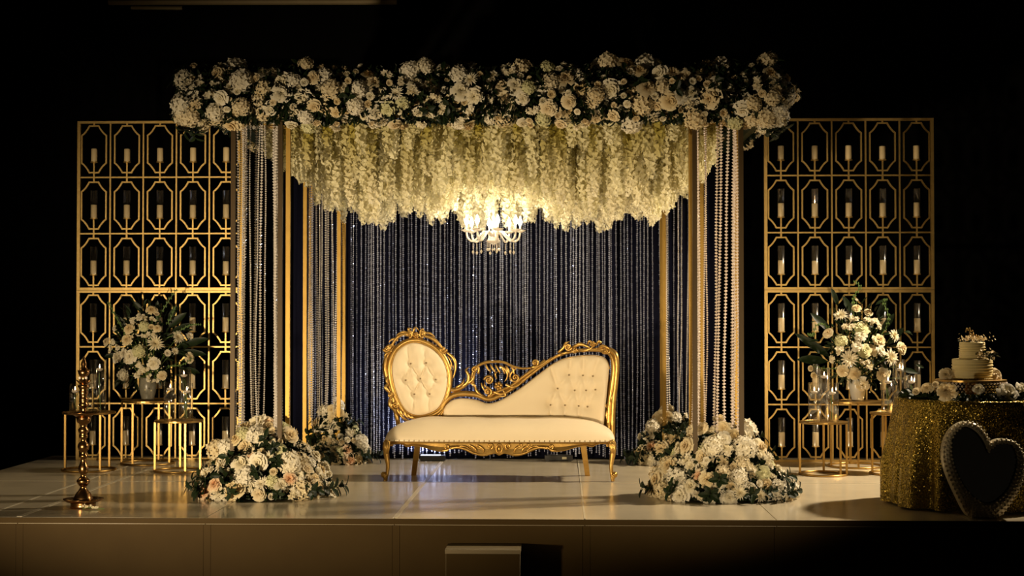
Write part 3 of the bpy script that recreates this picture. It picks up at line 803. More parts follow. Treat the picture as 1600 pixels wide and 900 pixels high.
# ------------------------------------------------------------------ bouquets in vases
def bouquet(T, side, cpx, cpy, blooms, leaves, glads, vpx, vtop, vr):
    c = at(vpx, 600, T.y); vb = Vector((c.x, T.y, T.z)); hz = at(vpx, vtop, T.y).z-T.z
    v = build('urn_vase', MB().lathe([(vr*.62, 0), (vr*.72, .006), (vr*.70, .02), (vr*.86, hz*.3), (vr, hz*.62), (vr*.92, hz*.86), (vr*.82, hz*.95), (vr*.9, hz), (vr*.82, hz), (vr*.75, hz*.9), (.002, hz*.85)], 28), M_ceram if side == 'right' else M_ceramd, None, vb, True)
    tag(v, ('white' if side == 'right' else 'mottled grey')+' ceramic vase holding the %s bouquet' % side, 'vase', 'bouquet vases')
    base = vb+Vector((0, 0, hz*.9))
    t = thing('flower_bouquet', 'tall loose bouquet of white blooms and dark leaves on the %s gold tables' % side, 'flowers', base, 'bouquets on the gold tables')
    cc = at(cpx, cpy, T.y)
    stems = MB()
    for k, x, y, r in blooms:
        p = at(x, y, T.y); d = (p-cc); rad = min(1, d.length/.42)
        p.y -= .17*(1-rad*rad)+R.uniform(-.02, .04)
        n = Vector((d.x*2.2, -.75, d.z*1.6+.25))
        rw = r*1.18*T.y/F
        flower(k, t, p-base, n, rw, R)
        q = p-base
        stems.tube(cat_pts([(q.x*.08, R.uniform(-.02, .02), -.03), (q.x*.45, q.y*.3, q.z*.5), q-Vector(n).normalized()*rw*.3], 3), .0022, 4)
    build('stem', stems, M_leafl, t)
    for (x, y, x2, y2, wd) in leaves:                 # broad dark leaves: root -> tip
        a, b = at(x, y, T.y+.06), at(x2, y2, T.y+.02); mb = MB()
        L = (b-a).length
        leaf_blade(mb, a-base, b-a, (R.uniform(-.3, .3), -1, .4), L, wd, .12); build('broad_leaf', mb, M_leaf, t, smooth=True)
    for pl in glads:
        P = cat_pts([at(x, y, T.y-.02)-base for x, y in pl], 5); mb = MB(); mb.tube(P, lambda u: .0055*(1-.6*u), 5)
        for i, q in enumerate(P[::2]):
            for s in (-1, 1):
                mb.gem((q.x+s*.010, q.y-.004, q.z), .0065*(1-.5*i/len(P[::2]))+.002, .014, 5)
        build('bud_stem', mb, M_leafl, t)
    lpp = []
    for i in range(420):
        d = Vector((R.gauss(0, .5), R.uniform(-.6, .5), R.gauss(.1, .5))); p = (cc-base)*.9+Vector((d.x*.26, d.y*.14+.02, d.z*.30))
        if p.z < -.03: continue
        lpp.append((p, d))
    leafmass('foliage', lpp, t, (.05, .11), .026)
    fil = MB()
    for i in range(130):
        p = (cc-base)+Vector((R.gauss(0, .10), R.uniform(-.20, -.08), R.gauss(-.08, .12))); floret(fil, p, (R.uniform(-1, 1), -1, R.uniform(-.5, 1)), R.uniform(.006, .010), R, 5, .2)
    stuff(build('filler_blossom', fil, M_white, t))
    return t
def cv(ox, oy, sc, L): return [(k, ox+x/sc, oy+y/sc, r/sc) for k, x, y, r in L]
ro, pe, mu, sp, rb, gr, hy = 'rose', 'peony', 'chrysanthemum', 'spray_blossom', 'rosebud', 'green_bloom', 'hydrangea'
R = random.Random(71)
BR = cv(1230, 440, 4.5, [(mu, 415, 540, 62), (mu, 700, 530, 58), (mu, 370, 240, 48), (ro, 480, 183, 30), (ro, 565, 213, 28), (ro, 270, 358, 30), (ro, 370, 625, 33), (ro, 455, 645, 34), (ro, 800, 465, 40),
    (gr, 505, 320, 44), (gr, 360, 415, 42), (gr, 520, 480, 40), (pe, 625, 410, 42), (pe, 490, 380, 36), (pe, 465, 450, 36), (pe, 575, 480, 36), (pe, 632, 482, 33), (sp, 455, 262, 34), (sp, 400, 325, 36),
    (sp, 600, 280, 40), (sp, 625, 322, 26), (sp, 340, 490, 36), (sp, 300, 535, 30), (mu, 730, 380, 44), (ro, 655, 650, 40), (rb, 165, 610, 24), (rb, 190, 660, 26), (ro, 690, 645, 30), (sp, 430, 320, 30),
    (sp, 550, 270, 30), (pe, 510, 720, 44), (rb, 785, 590, 26), (rb, 825, 680, 20), (sp, 560, 590, 30), (sp, 520, 560, 30), (sp, 760, 470, 26), (rb, 490, 130, 12)])
bouquet(TE, 'right', 1340, 545, BR,
    [(1300, 560, 1244, 520, .08), (1295, 565, 1246, 560, .085), (1300, 520, 1268, 488, .07), (1330, 490, 1318, 462, .06), (1370, 500, 1385, 470, .07), (1385, 540, 1412, 512, .07), (1400, 575, 1436, 582, .05), (1310, 480, 1300, 450, .05), (1375, 520, 1398, 490, .06)],
    [[(1336, 520), (1333, 478), (1335, 462), (1344, 449), (1336, 440)], [(1368, 535), (1385, 510), (1388, 492), (1380, 472), (1384, 468)], [(1305, 525), (1290, 508), (1276, 508), (1270, 524), (1264, 522)], [(1310, 575), (1290, 576), (1272, 572)]],
    1340, 588, .075)
BL = cv(160, 450, 4.74, [(ro, 380, 160, 34), (ro, 225, 297, 38), (ro, 235, 505, 44), (ro, 415, 557, 37), (ro, 650, 515, 33), (rb, 505, 480, 28), (pe, 215, 378, 40), (ro, 35, 395, 30), (gr, 310, 465, 44), (gr, 340, 285, 38),
    (mu, 435, 410, 60), (mu, 575, 365, 48), (mu, 645, 355, 30), (pe, 130, 510, 40), (hy, 175, 640, 40), (sp, 155, 440, 30), (ro, 440, 295, 28), (rb, 395, 290, 25), (sp, 300, 225, 38), (sp, 250, 240, 34), (sp, 120, 400, 30),
    (sp, 335, 225, 30), (ro, 460, 650, 32), (sp, 295, 635, 36), (sp, 355, 600, 32), (sp, 300, 570, 30), (rb, 425, 195, 22), (sp, 90, 450, 26), (sp, 105, 300, 26), (sp, 360, 350, 32), (sp, 415, 345, 28), (mu, 560, 465, 28), (sp, 400, 235, 28), (pe, 190, 480, 30), (sp, 420, 680, 26), (sp, 370, 660, 28)])
bouquet(TB, 'left', 228, 545, BL,
    [(270, 545, 325, 527, .075), (270, 550, 322, 552, .07), (260, 515, 290, 488, .07), (285, 575, 312, 582, .05), (200, 520, 180, 490, .06), (190, 555, 162, 556, .05), (245, 500, 246, 470, .05), (225, 490, 208, 470, .05), (265, 520, 300, 505, .06), (195, 580, 178, 606, .04), (262, 500, 278, 478, .06)],
    [[(245, 500), (256, 482), (266, 466), (276, 452)], [(196, 522), (184, 500), (174, 482), (170, 472)], [(258, 530), (282, 516), (298, 508), (314, 507)], [(262, 505), (270, 490), (272, 480)], [(265, 572), (285, 570), (300, 560)]],
    231, 590, .078)

# ------------------------------------------------------------------ brass oil lamp
p = deck(130, 793)
ol = thing('oil_lamp', 'tall turned brass oil lamp standing at the front left of the stage', 'oil lamp', (p.x, p.y, 0))
sc = p.y/F/3.6
ZB = lambda y: max(0, (862-y)*sc)
def lp_(L): return [(r*sc, ZB(y)) for y, r in L]
build('foot', MB().lathe(lp_([(862, 72), (850, 70), (838, 70), (832, 72)]), 36), M_brass, ol, smooth=True)
build('base_dish', MB().lathe(lp_([(834, 60), (828, 92), (814, 112), (811, 112), (820, 90), (824, 50)]), 40), M_brass, ol, smooth=True)
build('stem', MB().lathe(lp_([(826, 54), (815, 56), (800, 50), (780, 40), (765, 27), (750, 18), (742, 18), (738, 24), (726, 33), (714, 38), (704, 35), (696, 24), (684, 16), (674, 17), (664, 24), (650, 28), (632, 28), (618, 22), (602, 16), (584, 16),
     (576, 24), (568, 25), (560, 18), (545, 18), (535, 28), (518, 33), (502, 30), (488, 17), (474, 16), (466, 25), (454, 25), (445, 20), (434, 29), (420, 31), (408, 20), (392, 20), (380, 36), (362, 40), (350, 44)]), 28), M_brass, ol, smooth=True)
ud = MB(); n = 60; V = []; Fs = []
profd = [(.40, 352), (.62, 340), (1.0, 326), (.98, 323), (.6, 334), (.12, 338)]
for f, y in profd:
    for k in range(n):
        a = 2*PI*k/n; bump = max(0, math.cos(2.5*(a-.5*PI+.6)))**10 if f > .9 else 0
        r = (88*f*(1 if f < .9 else 1)+bump*26)*sc; V.append((r*math.cos(a), r*math.sin(a), ZB(y)+bump*6*sc))
for i in range(len(profd)-1):
    for k in range(n): l_ = (k+1) % n; Fs.append((i*n+k, i*n+l_, (i+1)*n+l_, (i+1)*n+k))
build('wick_dish', ud.add(V, Fs), M_brass, ol, smooth=True)
build('finial', MB().lathe(lp_([(340, 16), (310, 15), (296, 15), (288, 26), (276, 28), (268, 20), (258, 24), (246, 26), (236, 18), (224, 24), (208, 28), (196, 20), (184, 30), (172, 34), (166, 20), (150, 22), (140, 20), (120, 20), (108, 30), (92, 34), (80, 24), (66, 14), (50, 17), (36, 12), (20, 7), (6, 3)]), 20), M_brass, ol, smooth=True)
for (y, r, m_) in ((160, 46, 8), (100, 40, 8), (190, 36, 7)):
    for k in range(m_):
        a = 2*PI*k/m_; c = (math.cos(a)*r*.72*sc, math.sin(a)*r*.72*sc, ZB(y))
        mb = MB(); leaf_blade(mb, (c[0]*.5, c[1]*.5, c[2]-.01), (math.cos(a), math.sin(a), .55), (0, 0, 1), r*.85*sc, r*.55*sc, -.3); build('petal_ornament', mb, M_brass, ol, smooth=True)
for s in (-1, 1):
    mb = MB(); mb.ball((0, 0, 0), .0095, 8, 5); build('wax_drop', mb, M_waxw, ol, (s*.022, -.02, ZB(128)), True)
ja = thing('jasmine_string', 'short string of small white blossoms lying by the oil lamp base', 'flowers', (p.x+.085, p.y-.10, 0))
jb = MB().tube(cat_pts([(-.06, .01, .004), (-.02, -.01, .012), (.03, .012, .006), (.09, .0, .004)], 5), .0025, 5); build('thread', jb, M_leafl, ja)
for i in range(9):
    mb = MB(); floret(mb, (0, 0, 0), (R.uniform(-.6, .6), -1, .8), .013, R, 5, .35); build('blossom', mb, M_white, ja, (-.055+.012*i+R.uniform(-.004, .004), R.uniform(-.02, .012), .012+R.uniform(0, .014)*(i < 5)))

# ------------------------------------------------------------------ carved settee
SY = 12.08; so = at(780, 752.5, SY); so.z = 0
sf = thing('settee', 'cream tufted settee with carved gilded frame, oval back and sloping chaise end', 'sofa', so)
def A(x, y, dl):
    return at(x, y, SY+dl)-so
def yb(x):
    d = .43
    if x > 840: d -= .20*((x-840)/120)**2
    if x < 705: d -= .11*((705-x)/105)**1.5
    return d
def seg_d(p, a, b):
    ax, ay = a; bx, by = b; dx, dy = bx-ax, by-ay; t = max(0, min(1, ((p[0]-ax)*dx+(p[1]-ay)*dy)/(dx*dx+dy*dy)))
    return math.hypot(p[0]-ax-t*dx, p[1]-ay-t*dy)
def tuft(p, buttons, creases):
    d = 0
    for b in buttons:
        q = ((p[0]-b[0])**2+(p[1]-b[1])**2); d = max(d, .022*math.exp(-q/30)+.026*math.exp(-q/200))
    for a, b in creases:
        e = seg_d(p, a, b); d = max(d, .016*math.exp(-(e/1.7)**2)+.016*math.exp(-(e/6)**2))
    return d
# oval back
OV = [(649, 535), (667, 540), (683.3, 551), (694.5, 567), (700, 589), (697, 614), (686, 637), (668, 647), (650, 649), (634.5, 642), (623, 624), (615, 600), (612, 573), (619, 551), (633, 539)]
ov = [(p.x, p.y) for p in cat_pts([Vector((x, y, 0)) for x, y in OV], 5, True)]
oc = (656, 593)
ob = [(641.6, 568.4), (665.6, 567.3), (633.8, 594.4), (656.7, 591.6), (680.7, 593.3), (647.3, 616), (671.1, 615.6)]
ocr = [(ob[0], ob[2]), (ob[0], ob[3]), (ob[1], ob[3]), (ob[1], ob[4]), (ob[2], ob[5]), (ob[3], ob[5]), (ob[3], ob[6]), (ob[4], ob[6]), (ob[0], (637, 540)), (ob[1], (663, 540)), (ob[2], (614, 588)), (ob[4], (699, 588)), (ob[5], (649, 647)), (ob[6], (672, 645))]
mb = MB(); V = []; Fs = []; n = len(ov); NR = 26
for j in range(NR+1):
    f = j/NR
    for x, y in ov:
        X, Y_ = oc[0]+(x-oc[0])*f, oc[1]+(y-oc[1])*f
        bulge = .060*math.sqrt(max(0, 1-f**3.2)); d = yb(X)-.005-bulge+tuft((X, Y_), ob, ocr)*(1-f**8)
        V.append(A(X, Y_, d))
for j in range(NR):
    for i in range(n): k = (i+1) % n; Fs.append((j*n+i, (j+1)*n+i, (j+1)*n+k, j*n+k))
OC_ = build('oval_cushion', mb.add(V, Fs), M_cream, sf, smooth=True)
# chaise back
CT = [(692, 648), (696, 634), (707, 625), (723, 622), (745, 624.5), (762, 630), (780, 626), (809, 609), (835.6, 589), (858, 572), (875.6, 562), (895.6, 556.7), (922, 554.4), (940, 556.7), (949, 563), (952.5, 575)]
ct = [(p.x, p.y) for p in cat_pts([Vector((x, y, 0)) for x, y in CT], 6)]
def top_at(x):
    for i in range(len(ct)-1):
        if ct[i][0] <= x <= ct[i+1][0]:
            f = (x-ct[i][0])/max(1e-6, ct[i+1][0]-ct[i][0]); return ct[i][1]+f*(ct[i+1][1]-ct[i][1])
    return ct[-1][1]
cb = [(780+x/4.5, 520+y/4.5) for x, y in ((490, 297), (588, 300), (658, 305), (410, 392), (530, 405), (610, 405), (675, 400), (360, 508), (462, 510), (558, 515), (620, 520))]
ccr = [(cb[0], cb[3]), (cb[0], cb[4]), (cb[1], cb[4]), (cb[1], cb[5]), (cb[2], cb[5]), (cb[2], cb[6]), (cb[3], cb[7]), (cb[3], cb[8]), (cb[4], cb[8]), (cb[4], cb[9]), (cb[5], cb[9]), (cb[5], cb[10]), (cb[6], cb[10]),
       (cb[0], (892, 556)), (cb[1], (912, 555)), (cb[2], (937, 557)), (cb[3], (860, 571)), (cb[7], (860, 660)), (cb[8], (882, 660)), (cb[9], (905, 662))]
mb = MB(); V = []; Fs = []; NU, NV = 130, 44
for i in range(NU+1):
    x = 692.5+(952-692.5)*i/NU; yt = top_at(x); ybt = 668
    for j in range(NV+1):
        f = j/NV; y = yt+(ybt-yt)*f
        xx = x-(9*max(0, (x-900)/52)**3)*f if x > 900 else x
        e = min((y-yt)/14, (952.5-x)/14, (x-692)/10); e = max(0, min(1, e)); bl = .050*math.sqrt(1-(1-e)**2)
        V.append(A(xx, y, yb(x)-.004-bl+tuft((xx, y), cb, ccr)*min(1, e*1.5)))
for i in range(NU):
    for j in range(NV): a_ = i*(NV+1)+j; Fs.append((a_, a_+1, a_+NV+2, a_+NV+1))
CC_ = build('chaise_cushion', mb.add(V, Fs), M_cream, sf, smooth=True)
# wood panels closing the back of both cushions
mb = MB(); mb.add([A(x, y, yb(x)+.012) for x, y in ov], [tuple(range(len(ov)))]); mb.add([A(x, y, yb(x)+.025) for x, y in ov], [tuple(range(len(ov)-1, -1, -1))]); build('back_panel', mb, M_gilt, sf)
xs_ = [692.5+(952-692.5)*i/40 for i in range(41)]
V = [A(x, top_at(x), yb(x)+.012) for x in xs_]+[A(x, 685, yb(x)+.012) for x in xs_]
build('back_panel', MB().add(V, [(i, i+1, 41+i+1, 41+i) for i in range(40)]), M_gilt, sf)
for (x, y) in ob+cb: 
    q = A(x, y, yb(x)-.020); build('button', MB().ball((0, 0, 0), .0075, 8, 5), M_button, OC_ if x < 720 else CC_, q, True)
# gilded rails
def rail(name, pts, r, flat=.8, dl=0, n=10, closed=False, sm=5):
    P = cat_pts([Vector((x, y, 0)) for x, y in pts], sm, closed)
    return build(name, MB().tube([A(q.x, q.y, yb(q.x)+dl) for q in P], r, n, closed, flat), M_gilt, sf, smooth=True)
OF = [(oc[0]+(x-oc[0])*1.075, oc[1]+(y-oc[1])*1.065) for x, y in OV]
rail('oval_frame', OF, .021, .9, -.004, closed=True)
rail('oval_bead', [(oc[0]+(x-oc[0])*1.01, oc[1]+(y-oc[1])*1.01) for x, y in OV], .0062, 1, -.016, 6, True)
rail('oval_side_rail', [(617, 540), (605, 556), (602, 575), (606, 592), (612, 610), (616, 630), (621, 655), (628, 680)], lambda t: .016+.008*math.sin(t*PI), 1, .015)
rail('chaise_frame', [(694, 660), (690, 642), (696, 627), (708, 618), (724, 615), (745, 617), (762, 623.5), (779, 619), (806, 603), (832, 583), (855, 566), (874, 555), (895, 549), (922, 546.5), (944, 548), (956, 556), (959.5, 575), (957, 600), (953, 630), (951, 655), (951, 690)], lambda t: .019+.006*math.sin(t*9), .95, -.002)
rail('chaise_outer_post', [(952, 546), (962, 554), (964, 575), (962, 600), (959, 625), (957.5, 650), (957, 690)], .020, 1.2, .0)
rail('chaise_bead', [(x, y+1.5) for x, y in CT], .0055, 1, -.014, 6)
rail('connecting_rail', [(694, 600), (700, 607), (712, 609), (724, 604), (733, 595), (740, 585)], lambda t: .021-.008*t, 1, .0)
rail('top_arch', [(741, 604), (738, 590), (742, 576), (755, 567.5), (772, 565), (788, 566.5), (800, 572), (815, 575.5), (830, 575)], lambda t: .0145-.006*t, 1, .0)
rail('sweep_rail', [(762, 621), (778, 612), (800, 602), (818, 588), (838, 574), (852, 563)], lambda t: .013, 1, -.004)
# carved scrolls, leaves and rosettes
def scroll(mb, x, y, r, turns, dirn, a0, dl, th=.009, f=yb):
    th *= 1.35
    P = []
    N = int(16*turns)
    for i in range(N+1):
        u = i/N; a = a0+dirn*u*turns*2*PI; rr = r*(1-.86*u)
        X, Y_ = x+rr*math.cos(a), y+rr*math.sin(a); P.append(A(X, Y_, f(X)+dl-.010*u))
    mb.tube(P, lambda u: th*(1-.35*u), 6); mb.ball(P[-1], th*1.35, 7, 4)
def acan(mb, pts, th, dl, f=yb):
    th *= 1.65
    P = cat_pts([Vector((x, y, 0)) for x, y in pts], 5); mb.tube([A(q.x, q.y, f(q.x)+dl-.008*math.sin(i/len(P)*PI)) for i, q in enumerate(P)], lambda u: max(.0012, th*math.sin(PI*min(1, .12+.88*u))**.7*(1-.55*u)), 6, flat=.7)
def rosette(mb, x, y, r, dl, f=yb):
    r *= 1.15
    c = A(x, y, f(x)+dl)
    for k in range(6):
        a = 2*PI*k/6+.3; mb.ball(c+Vector((math.cos(a)*r*.62, -.004, math.sin(a)*r*.62)), r*.42, 7, 4)
    mb.ball(c+Vector((0, -.012, 0)), r*.42, 8, 5)
def carving(name, fn):
    mb = MB(); fn(mb); return build(name, mb, M_gilt, sf, smooth=True)
def oval_crest(mb):
    rosette(mb, 650, 524, .024, -.012)
    for s, xx in ((-1, 645), (1, 655)):
        scroll(mb, 650+s*11, 522, 6, 1.3, s, PI/2, -.01)
    acan(mb, [(641, 525), (630, 522), (620, 528), (612, 540), (607, 552)], .013, -.01); acan(mb, [(638, 520), (628, 519), (619, 524)], .008, -.012)
    acan(mb, [(660, 524), (672, 527), (682, 534), (692, 546), (697, 556)], .013, -.01); acan(mb, [(662, 520), (672, 521), (680, 527)], .008, -.012)
    acan(mb, [(622, 532), (613, 530), (607, 536)], .008, -.012); acan(mb, [(615, 540), (606, 541), (602, 548)], .010, -.01); acan(mb, [(612, 548), (603, 553), (601, 560)], .009, -.01)
    acan(mb, [(645, 520), (649, 512), (655, 517)], .008, -.012); acan(mb, [(655, 520), (660, 514), (664, 520)], .007, -.012); acan(mb, [(640, 520), (638, 513), (645, 515)], .007, -.012)
    scroll(mb, 692, 546, 5.5, 1.4, 1, 0, -.01); scroll(mb, 604, 545, 5, 1.3, -1, PI, -.01)
    acan(mb, [(697, 550), (707, 558), (712, 570), (710, 585), (706, 594)], .010, -.002); acan(mb, [(699, 556), (705, 566), (704, 580), (706, 590)], .006, -.004); acan(mb, [(701, 570), (708, 572), (707, 580)], .006, -.004)
    acan(mb, [(706, 580), (703, 590), (708, 595)], .007, -.006)
    for k in range(5): mb.ball(A(676+5*k, 535+4.4*k, yb(680)-.02), .0055, 6, 4)
carving('oval_crest_carving', oval_crest)
def oval_side(mb):
    acan(mb, [(606, 600), (602, 605), (607, 612), (613, 617)], .010, -.01); scroll(mb, 611, 618, 5, 1.3, -1, 0, -.012); acan(mb, [(610, 622), (609, 632), (615, 640), (622, 650)], .012, -.012)
    scroll(mb, 618, 634, 5, 1.4, 1, PI, -.016); acan(mb, [(620, 638), (626, 648), (636, 655)], .009, -.02); acan(mb, [(624, 645), (632, 655), (644, 658)], .009, -.024)
    for k in range(4): acan(mb, [(624+6*k, 640+3*k), (628+6*k, 648+2*k), (634+6*k, 655)], .007, -.03)
    acan(mb, [(606, 588), (604, 596), (609, 604)], .008, -.01)
    acan(mb, [(660, 655), (675, 653), (688, 645), (696, 632)], .010, -.018); acan(mb, [(672, 655), (686, 652), (694, 644)], .008, -.02)
carving('oval_side_carving', oval_side)
def pierced(mb):
    scroll(mb, 742, 578, 7, 1.2, -1, PI*.3, -.006); acan(mb, [(722, 604), (731, 597), (732, 586), (728, 578), (734, 573)], .013, -.006); acan(mb, [(727, 601), (738, 594), (741, 584), (746, 573)], .011, -.010)
    acan(mb, [(712, 606), (722, 600), (726, 590)], .010, -.006); acan(mb, [(742, 604), (746, 612), (756, 620), (766, 622)], .010, -.006); acan(mb, [(735, 598), (742, 603), (745, 613)], .009, -.008)
    scroll(mb, 764, 594, 7.5, 1.7, 1, PI, -.008, .0075); scroll(mb, 762, 612, 7, 1.4, -1, PI*.5, -.008)
    rosette(mb, 779, 603, .032, -.012)
    scroll(mb, 805, 590, 7, 1.5, -1, PI, -.008, .0075); acan(mb, [(790, 600), (800, 605), (812, 600), (818, 590)], .010, -.008)
    for k in range(6): acan(mb, [(758+8*k, 569+.6*k), (762+8*k, 576+.5*k), (766+7.5*k, 580+k), (765+7.5*k, 584)], .0065, -.006)
    acan(mb, [(780, 572), (790, 578), (793, 588), (788, 597)], .009, -.008); acan(mb, [(806, 576), (798, 584), (797, 596)], .008, -.006)
    acan(mb, [(770, 612), (784, 616), (796, 610), (806, 604)], .009, -.008); acan(mb, [(752, 598), (756, 608), (766, 616)], .008, -.006); acan(mb, [(785, 608), (790, 618), (778, 620)], .007, -.01)
    scroll(mb, 836, 567, 6, 1.5, -1, PI*.7, -.008, .0075); acan(mb, [(830, 574), (842, 572), (853, 565), (862, 558)], .009, -.008)
    acan(mb, [(765, 606), (758, 603), (757, 596)], .006, -.01); acan(mb, [(776, 592), (774, 584), (779, 580)], .006, -.01)
carving('pierced_carving', pierced)
def chaise_crest(mb):
    scroll(mb, 888, 542, 6, 1.6, 1, 0, -.012, .0075); scroll(mb, 898, 547, 4, 1.2, -1, PI, -.012); acan(mb, [(872, 551), (880, 544), (884, 536), (890, 534)], .010, -.012); acan(mb, [(876, 553), (886, 551), (896, 549)], .008, -.014)
    acan(mb, [(895, 543), (906, 538), (917, 541), (926, 546)], .012, -.010); acan(mb, [(903, 546), (912, 548), (922, 545), (930, 538)], .010, -.014)
    rosette(mb, 926, 538, .022, -.014); acan(mb, [(918, 538), (921, 533), (927, 535)], .007, -.012); acan(mb, [(931, 540), (936, 533), (940, 537)], .008, -.012); mb.ball(A(938, 535, yb(938)-.005), .012, 8, 5)
    acan(mb, [(934, 546), (942, 541), (950, 544), (958, 549)], .012, -.010); scroll(mb, 946, 548, 4.5, 1.3, -1, PI, -.014); acan(mb, [(940, 550), (948, 552), (955, 548)], .007, -.014)
carving('chaise_crest_carving', chaise_crest)
def chaise_side(mb):
    rosette(mb, 949, 634, .018, -.018); acan(mb, [(949, 640), (948, 650), (950, 660)], .010, -.02); acan(mb, [(952, 630), (956, 622), (957, 612)], .008, -.016)
carving('chaise_side_carving', chaise_side)
# seat cushion
sw0, sw1 = A(600.5, 688, 0).x, A(961, 688, 0).x
zs = A(780, 690, 0).z
mb = MB(); V = []; Fs = []; NU, NV = 70, 30
def plan(u, v):
    """u across 0..1, v depth 0..1"""
    x = sw0+(sw1-sw0)*u; c = 2*u-1
    y0 = -.005+.05*abs(c)**6-.012*(1-c*c)
    y1 = .47-.10*abs(c)**6-(.10*max(0, c)**4)-.05*max(0, -c)**4
    return x, y0+(y1-y0)*v
for i in range(NU+1):
    u = .5-.5*math.cos(PI*i/NU)
    for j in range(NV+1):
        v = .5-.5*math.cos(PI*j/NV)*1.0
        x, y = plan(u, v)
        ex = min(1, min(u, 1-u)/.22); ey = min(1, min(v*1.0, (1-v)*3)/.42)
        hx = math.sqrt(1-(1-ex)**2); hy = math.sqrt(max(0, 1-(1-ey)**2))
        V.append((x, y, zs+.012+.160*hx**.9*hy+.002*math.sin(x*19)*hx*hy))
for i in range(NU):
    for j in range(NV): a_ = i*(NV+1)+j; Fs.append((a_, a_+NV+1, a_+NV+2, a_+1))
ring = [i*(NV+1) for i in range(NU+1)]+[NU*(NV+1)+j for j in range(1, NV+1)]+[i*(NV+1)+NV for i in range(NU-1, -1, -1)]+[j for j in range(NV-1, 0, -1)]
nv = len(V)
for k in ring: V.append((V[k][0], V[k][1], zs-.004))
for k in range(len(ring)): l_ = (k+1) % len(ring); Fs.append((ring[k], nv+k, nv+l_, ring[l_]))
build('seat_cushion', mb.add(V, Fs), M_cream, sf, smooth=True)
build('trim_band', MB().tube([(plan(i/60, 0)[0], plan(i/60, 0)[1]-.002, zs+.004) for i in range(61)], .0075, 6), M_button, sf, smooth=True)
dash = MB().box((0, 0, 0), (.031, .012, .011)).mesh('trim_dash', M_trim)
nd = 46
for i in range(nd):
    u = (i+.5)/nd; x, y = plan(u, 0); x2, y2 = plan(min(1, u+.01), 0)
    put('trim_dash', dash, sf, (x, y-.007, zs+.006), Quaternion((0, 0, 1), math.atan2(y2-y, x2-x)), (1, 1, 1))
# seat rail with carved apron
HALF = [(610.6, 695), (622.5, 694), (630, 695.5), (636, 698.8), (646, 697), (660, 698.8), (677.5, 703.8), (690, 705.8), (696, 705.6), (702.5, 702.5), (715, 700.5), (727.5, 703.8), (740, 709.5), (756, 712.5), (768, 709.5), (774, 708.5), (780, 711.5)]
full = HALF+[(1560-x+1.5, y) for x, y in HALF[-2::-1]]
low = cat_pts([Vector((x, y, 0)) for x, y in full], 3)
mb = MB(); V = []; Fs = []
for q in low:
    xx = A(q.x, q.y, 0).x; u = (xx-sw0)/(sw1-sw0); yf = plan(max(0, min(1, u)), 0)[1]
    zb_ = A(q.x, q.y, 0).z; zt_ = zs-.003
    V += [(xx, yf+.004, zt_), (xx, yf+.0, zt_-.012), (xx, yf+.002, (zt_+zb_)/2), (xx, yf-.008, zb_+.006), (xx, yf-.004, zb_), (xx, yf+.024, zb_), (xx, yf+.024, zt_)]
for i in range(len(low)-1):
    for k in range(7): l_ = (k+1) % 7; Fs.append((i*7+k, (i+1)*7+k, (i+1)*7+l_, i*7+l_))
build('apron', mb.add(V, Fs), M_gilt, sf, smooth=False)
fr0 = lambda x: -.012
def apron_c(mb):
    for s in (-1, 1):
        mx = lambda x: 780+s*(x-780)
        m = lambda L: [(mx(x), y) for x, y in L]
        scroll(mb, mx(699), 698, 4, 1.3, s, PI*.5, -.006, .006, fr0); acan(mb, m([(690, 704), (698, 704), (703, 700), (712, 698)]), .008, -.004, fr0)
        acan(mb, m([(704, 701), (716, 699), (728, 702), (740, 708), (752, 710), (764, 707)]), .010, -.006, fr0); scroll(mb, mx(766), 697, 5, 1.4, -s, PI*.5, -.008, .0065, fr0)
        for k in range(2): acan(mb, m([(734+12*k, 696), (740+12*k, 699), (744+12*k, 704), (743+12*k, 708)]), .007, -.008, fr0); scroll(mb, mx(735+12*k), 696.5, 3, 1.1, s, 0, -.008, .0045, fr0)
        acan(mb, m([(715, 698), (724, 697), (731, 700), (738, 705)]), .006, -.008, fr0)
        for k in range(3): mb.ball(A(mx(712+5*k), 697, -.018), .0045, 6, 4)
    c = A(780, 701, -.022); P = [c+Vector((math.cos(a)*.024, 0, math.sin(a)*.034)) for a in [2*PI*k/18 for k in range(18)]]
    mb.tube(P, .0065, 6, True); mb.ball(c, .016, 8, 5, 1.4)
carving('apron_carving', apron_c)
for x_ in (sw0+.05, sw1-.05):
    build('side_rail', MB().box((x_, .22, zs-.022), (.03, .36, .038)), M_gilt, sf)
build('rear_rail', MB().box(((sw0+sw1)/2, .40, zs-.022), (sw1-sw0-.14, .03, .038)), M_gilt, sf)
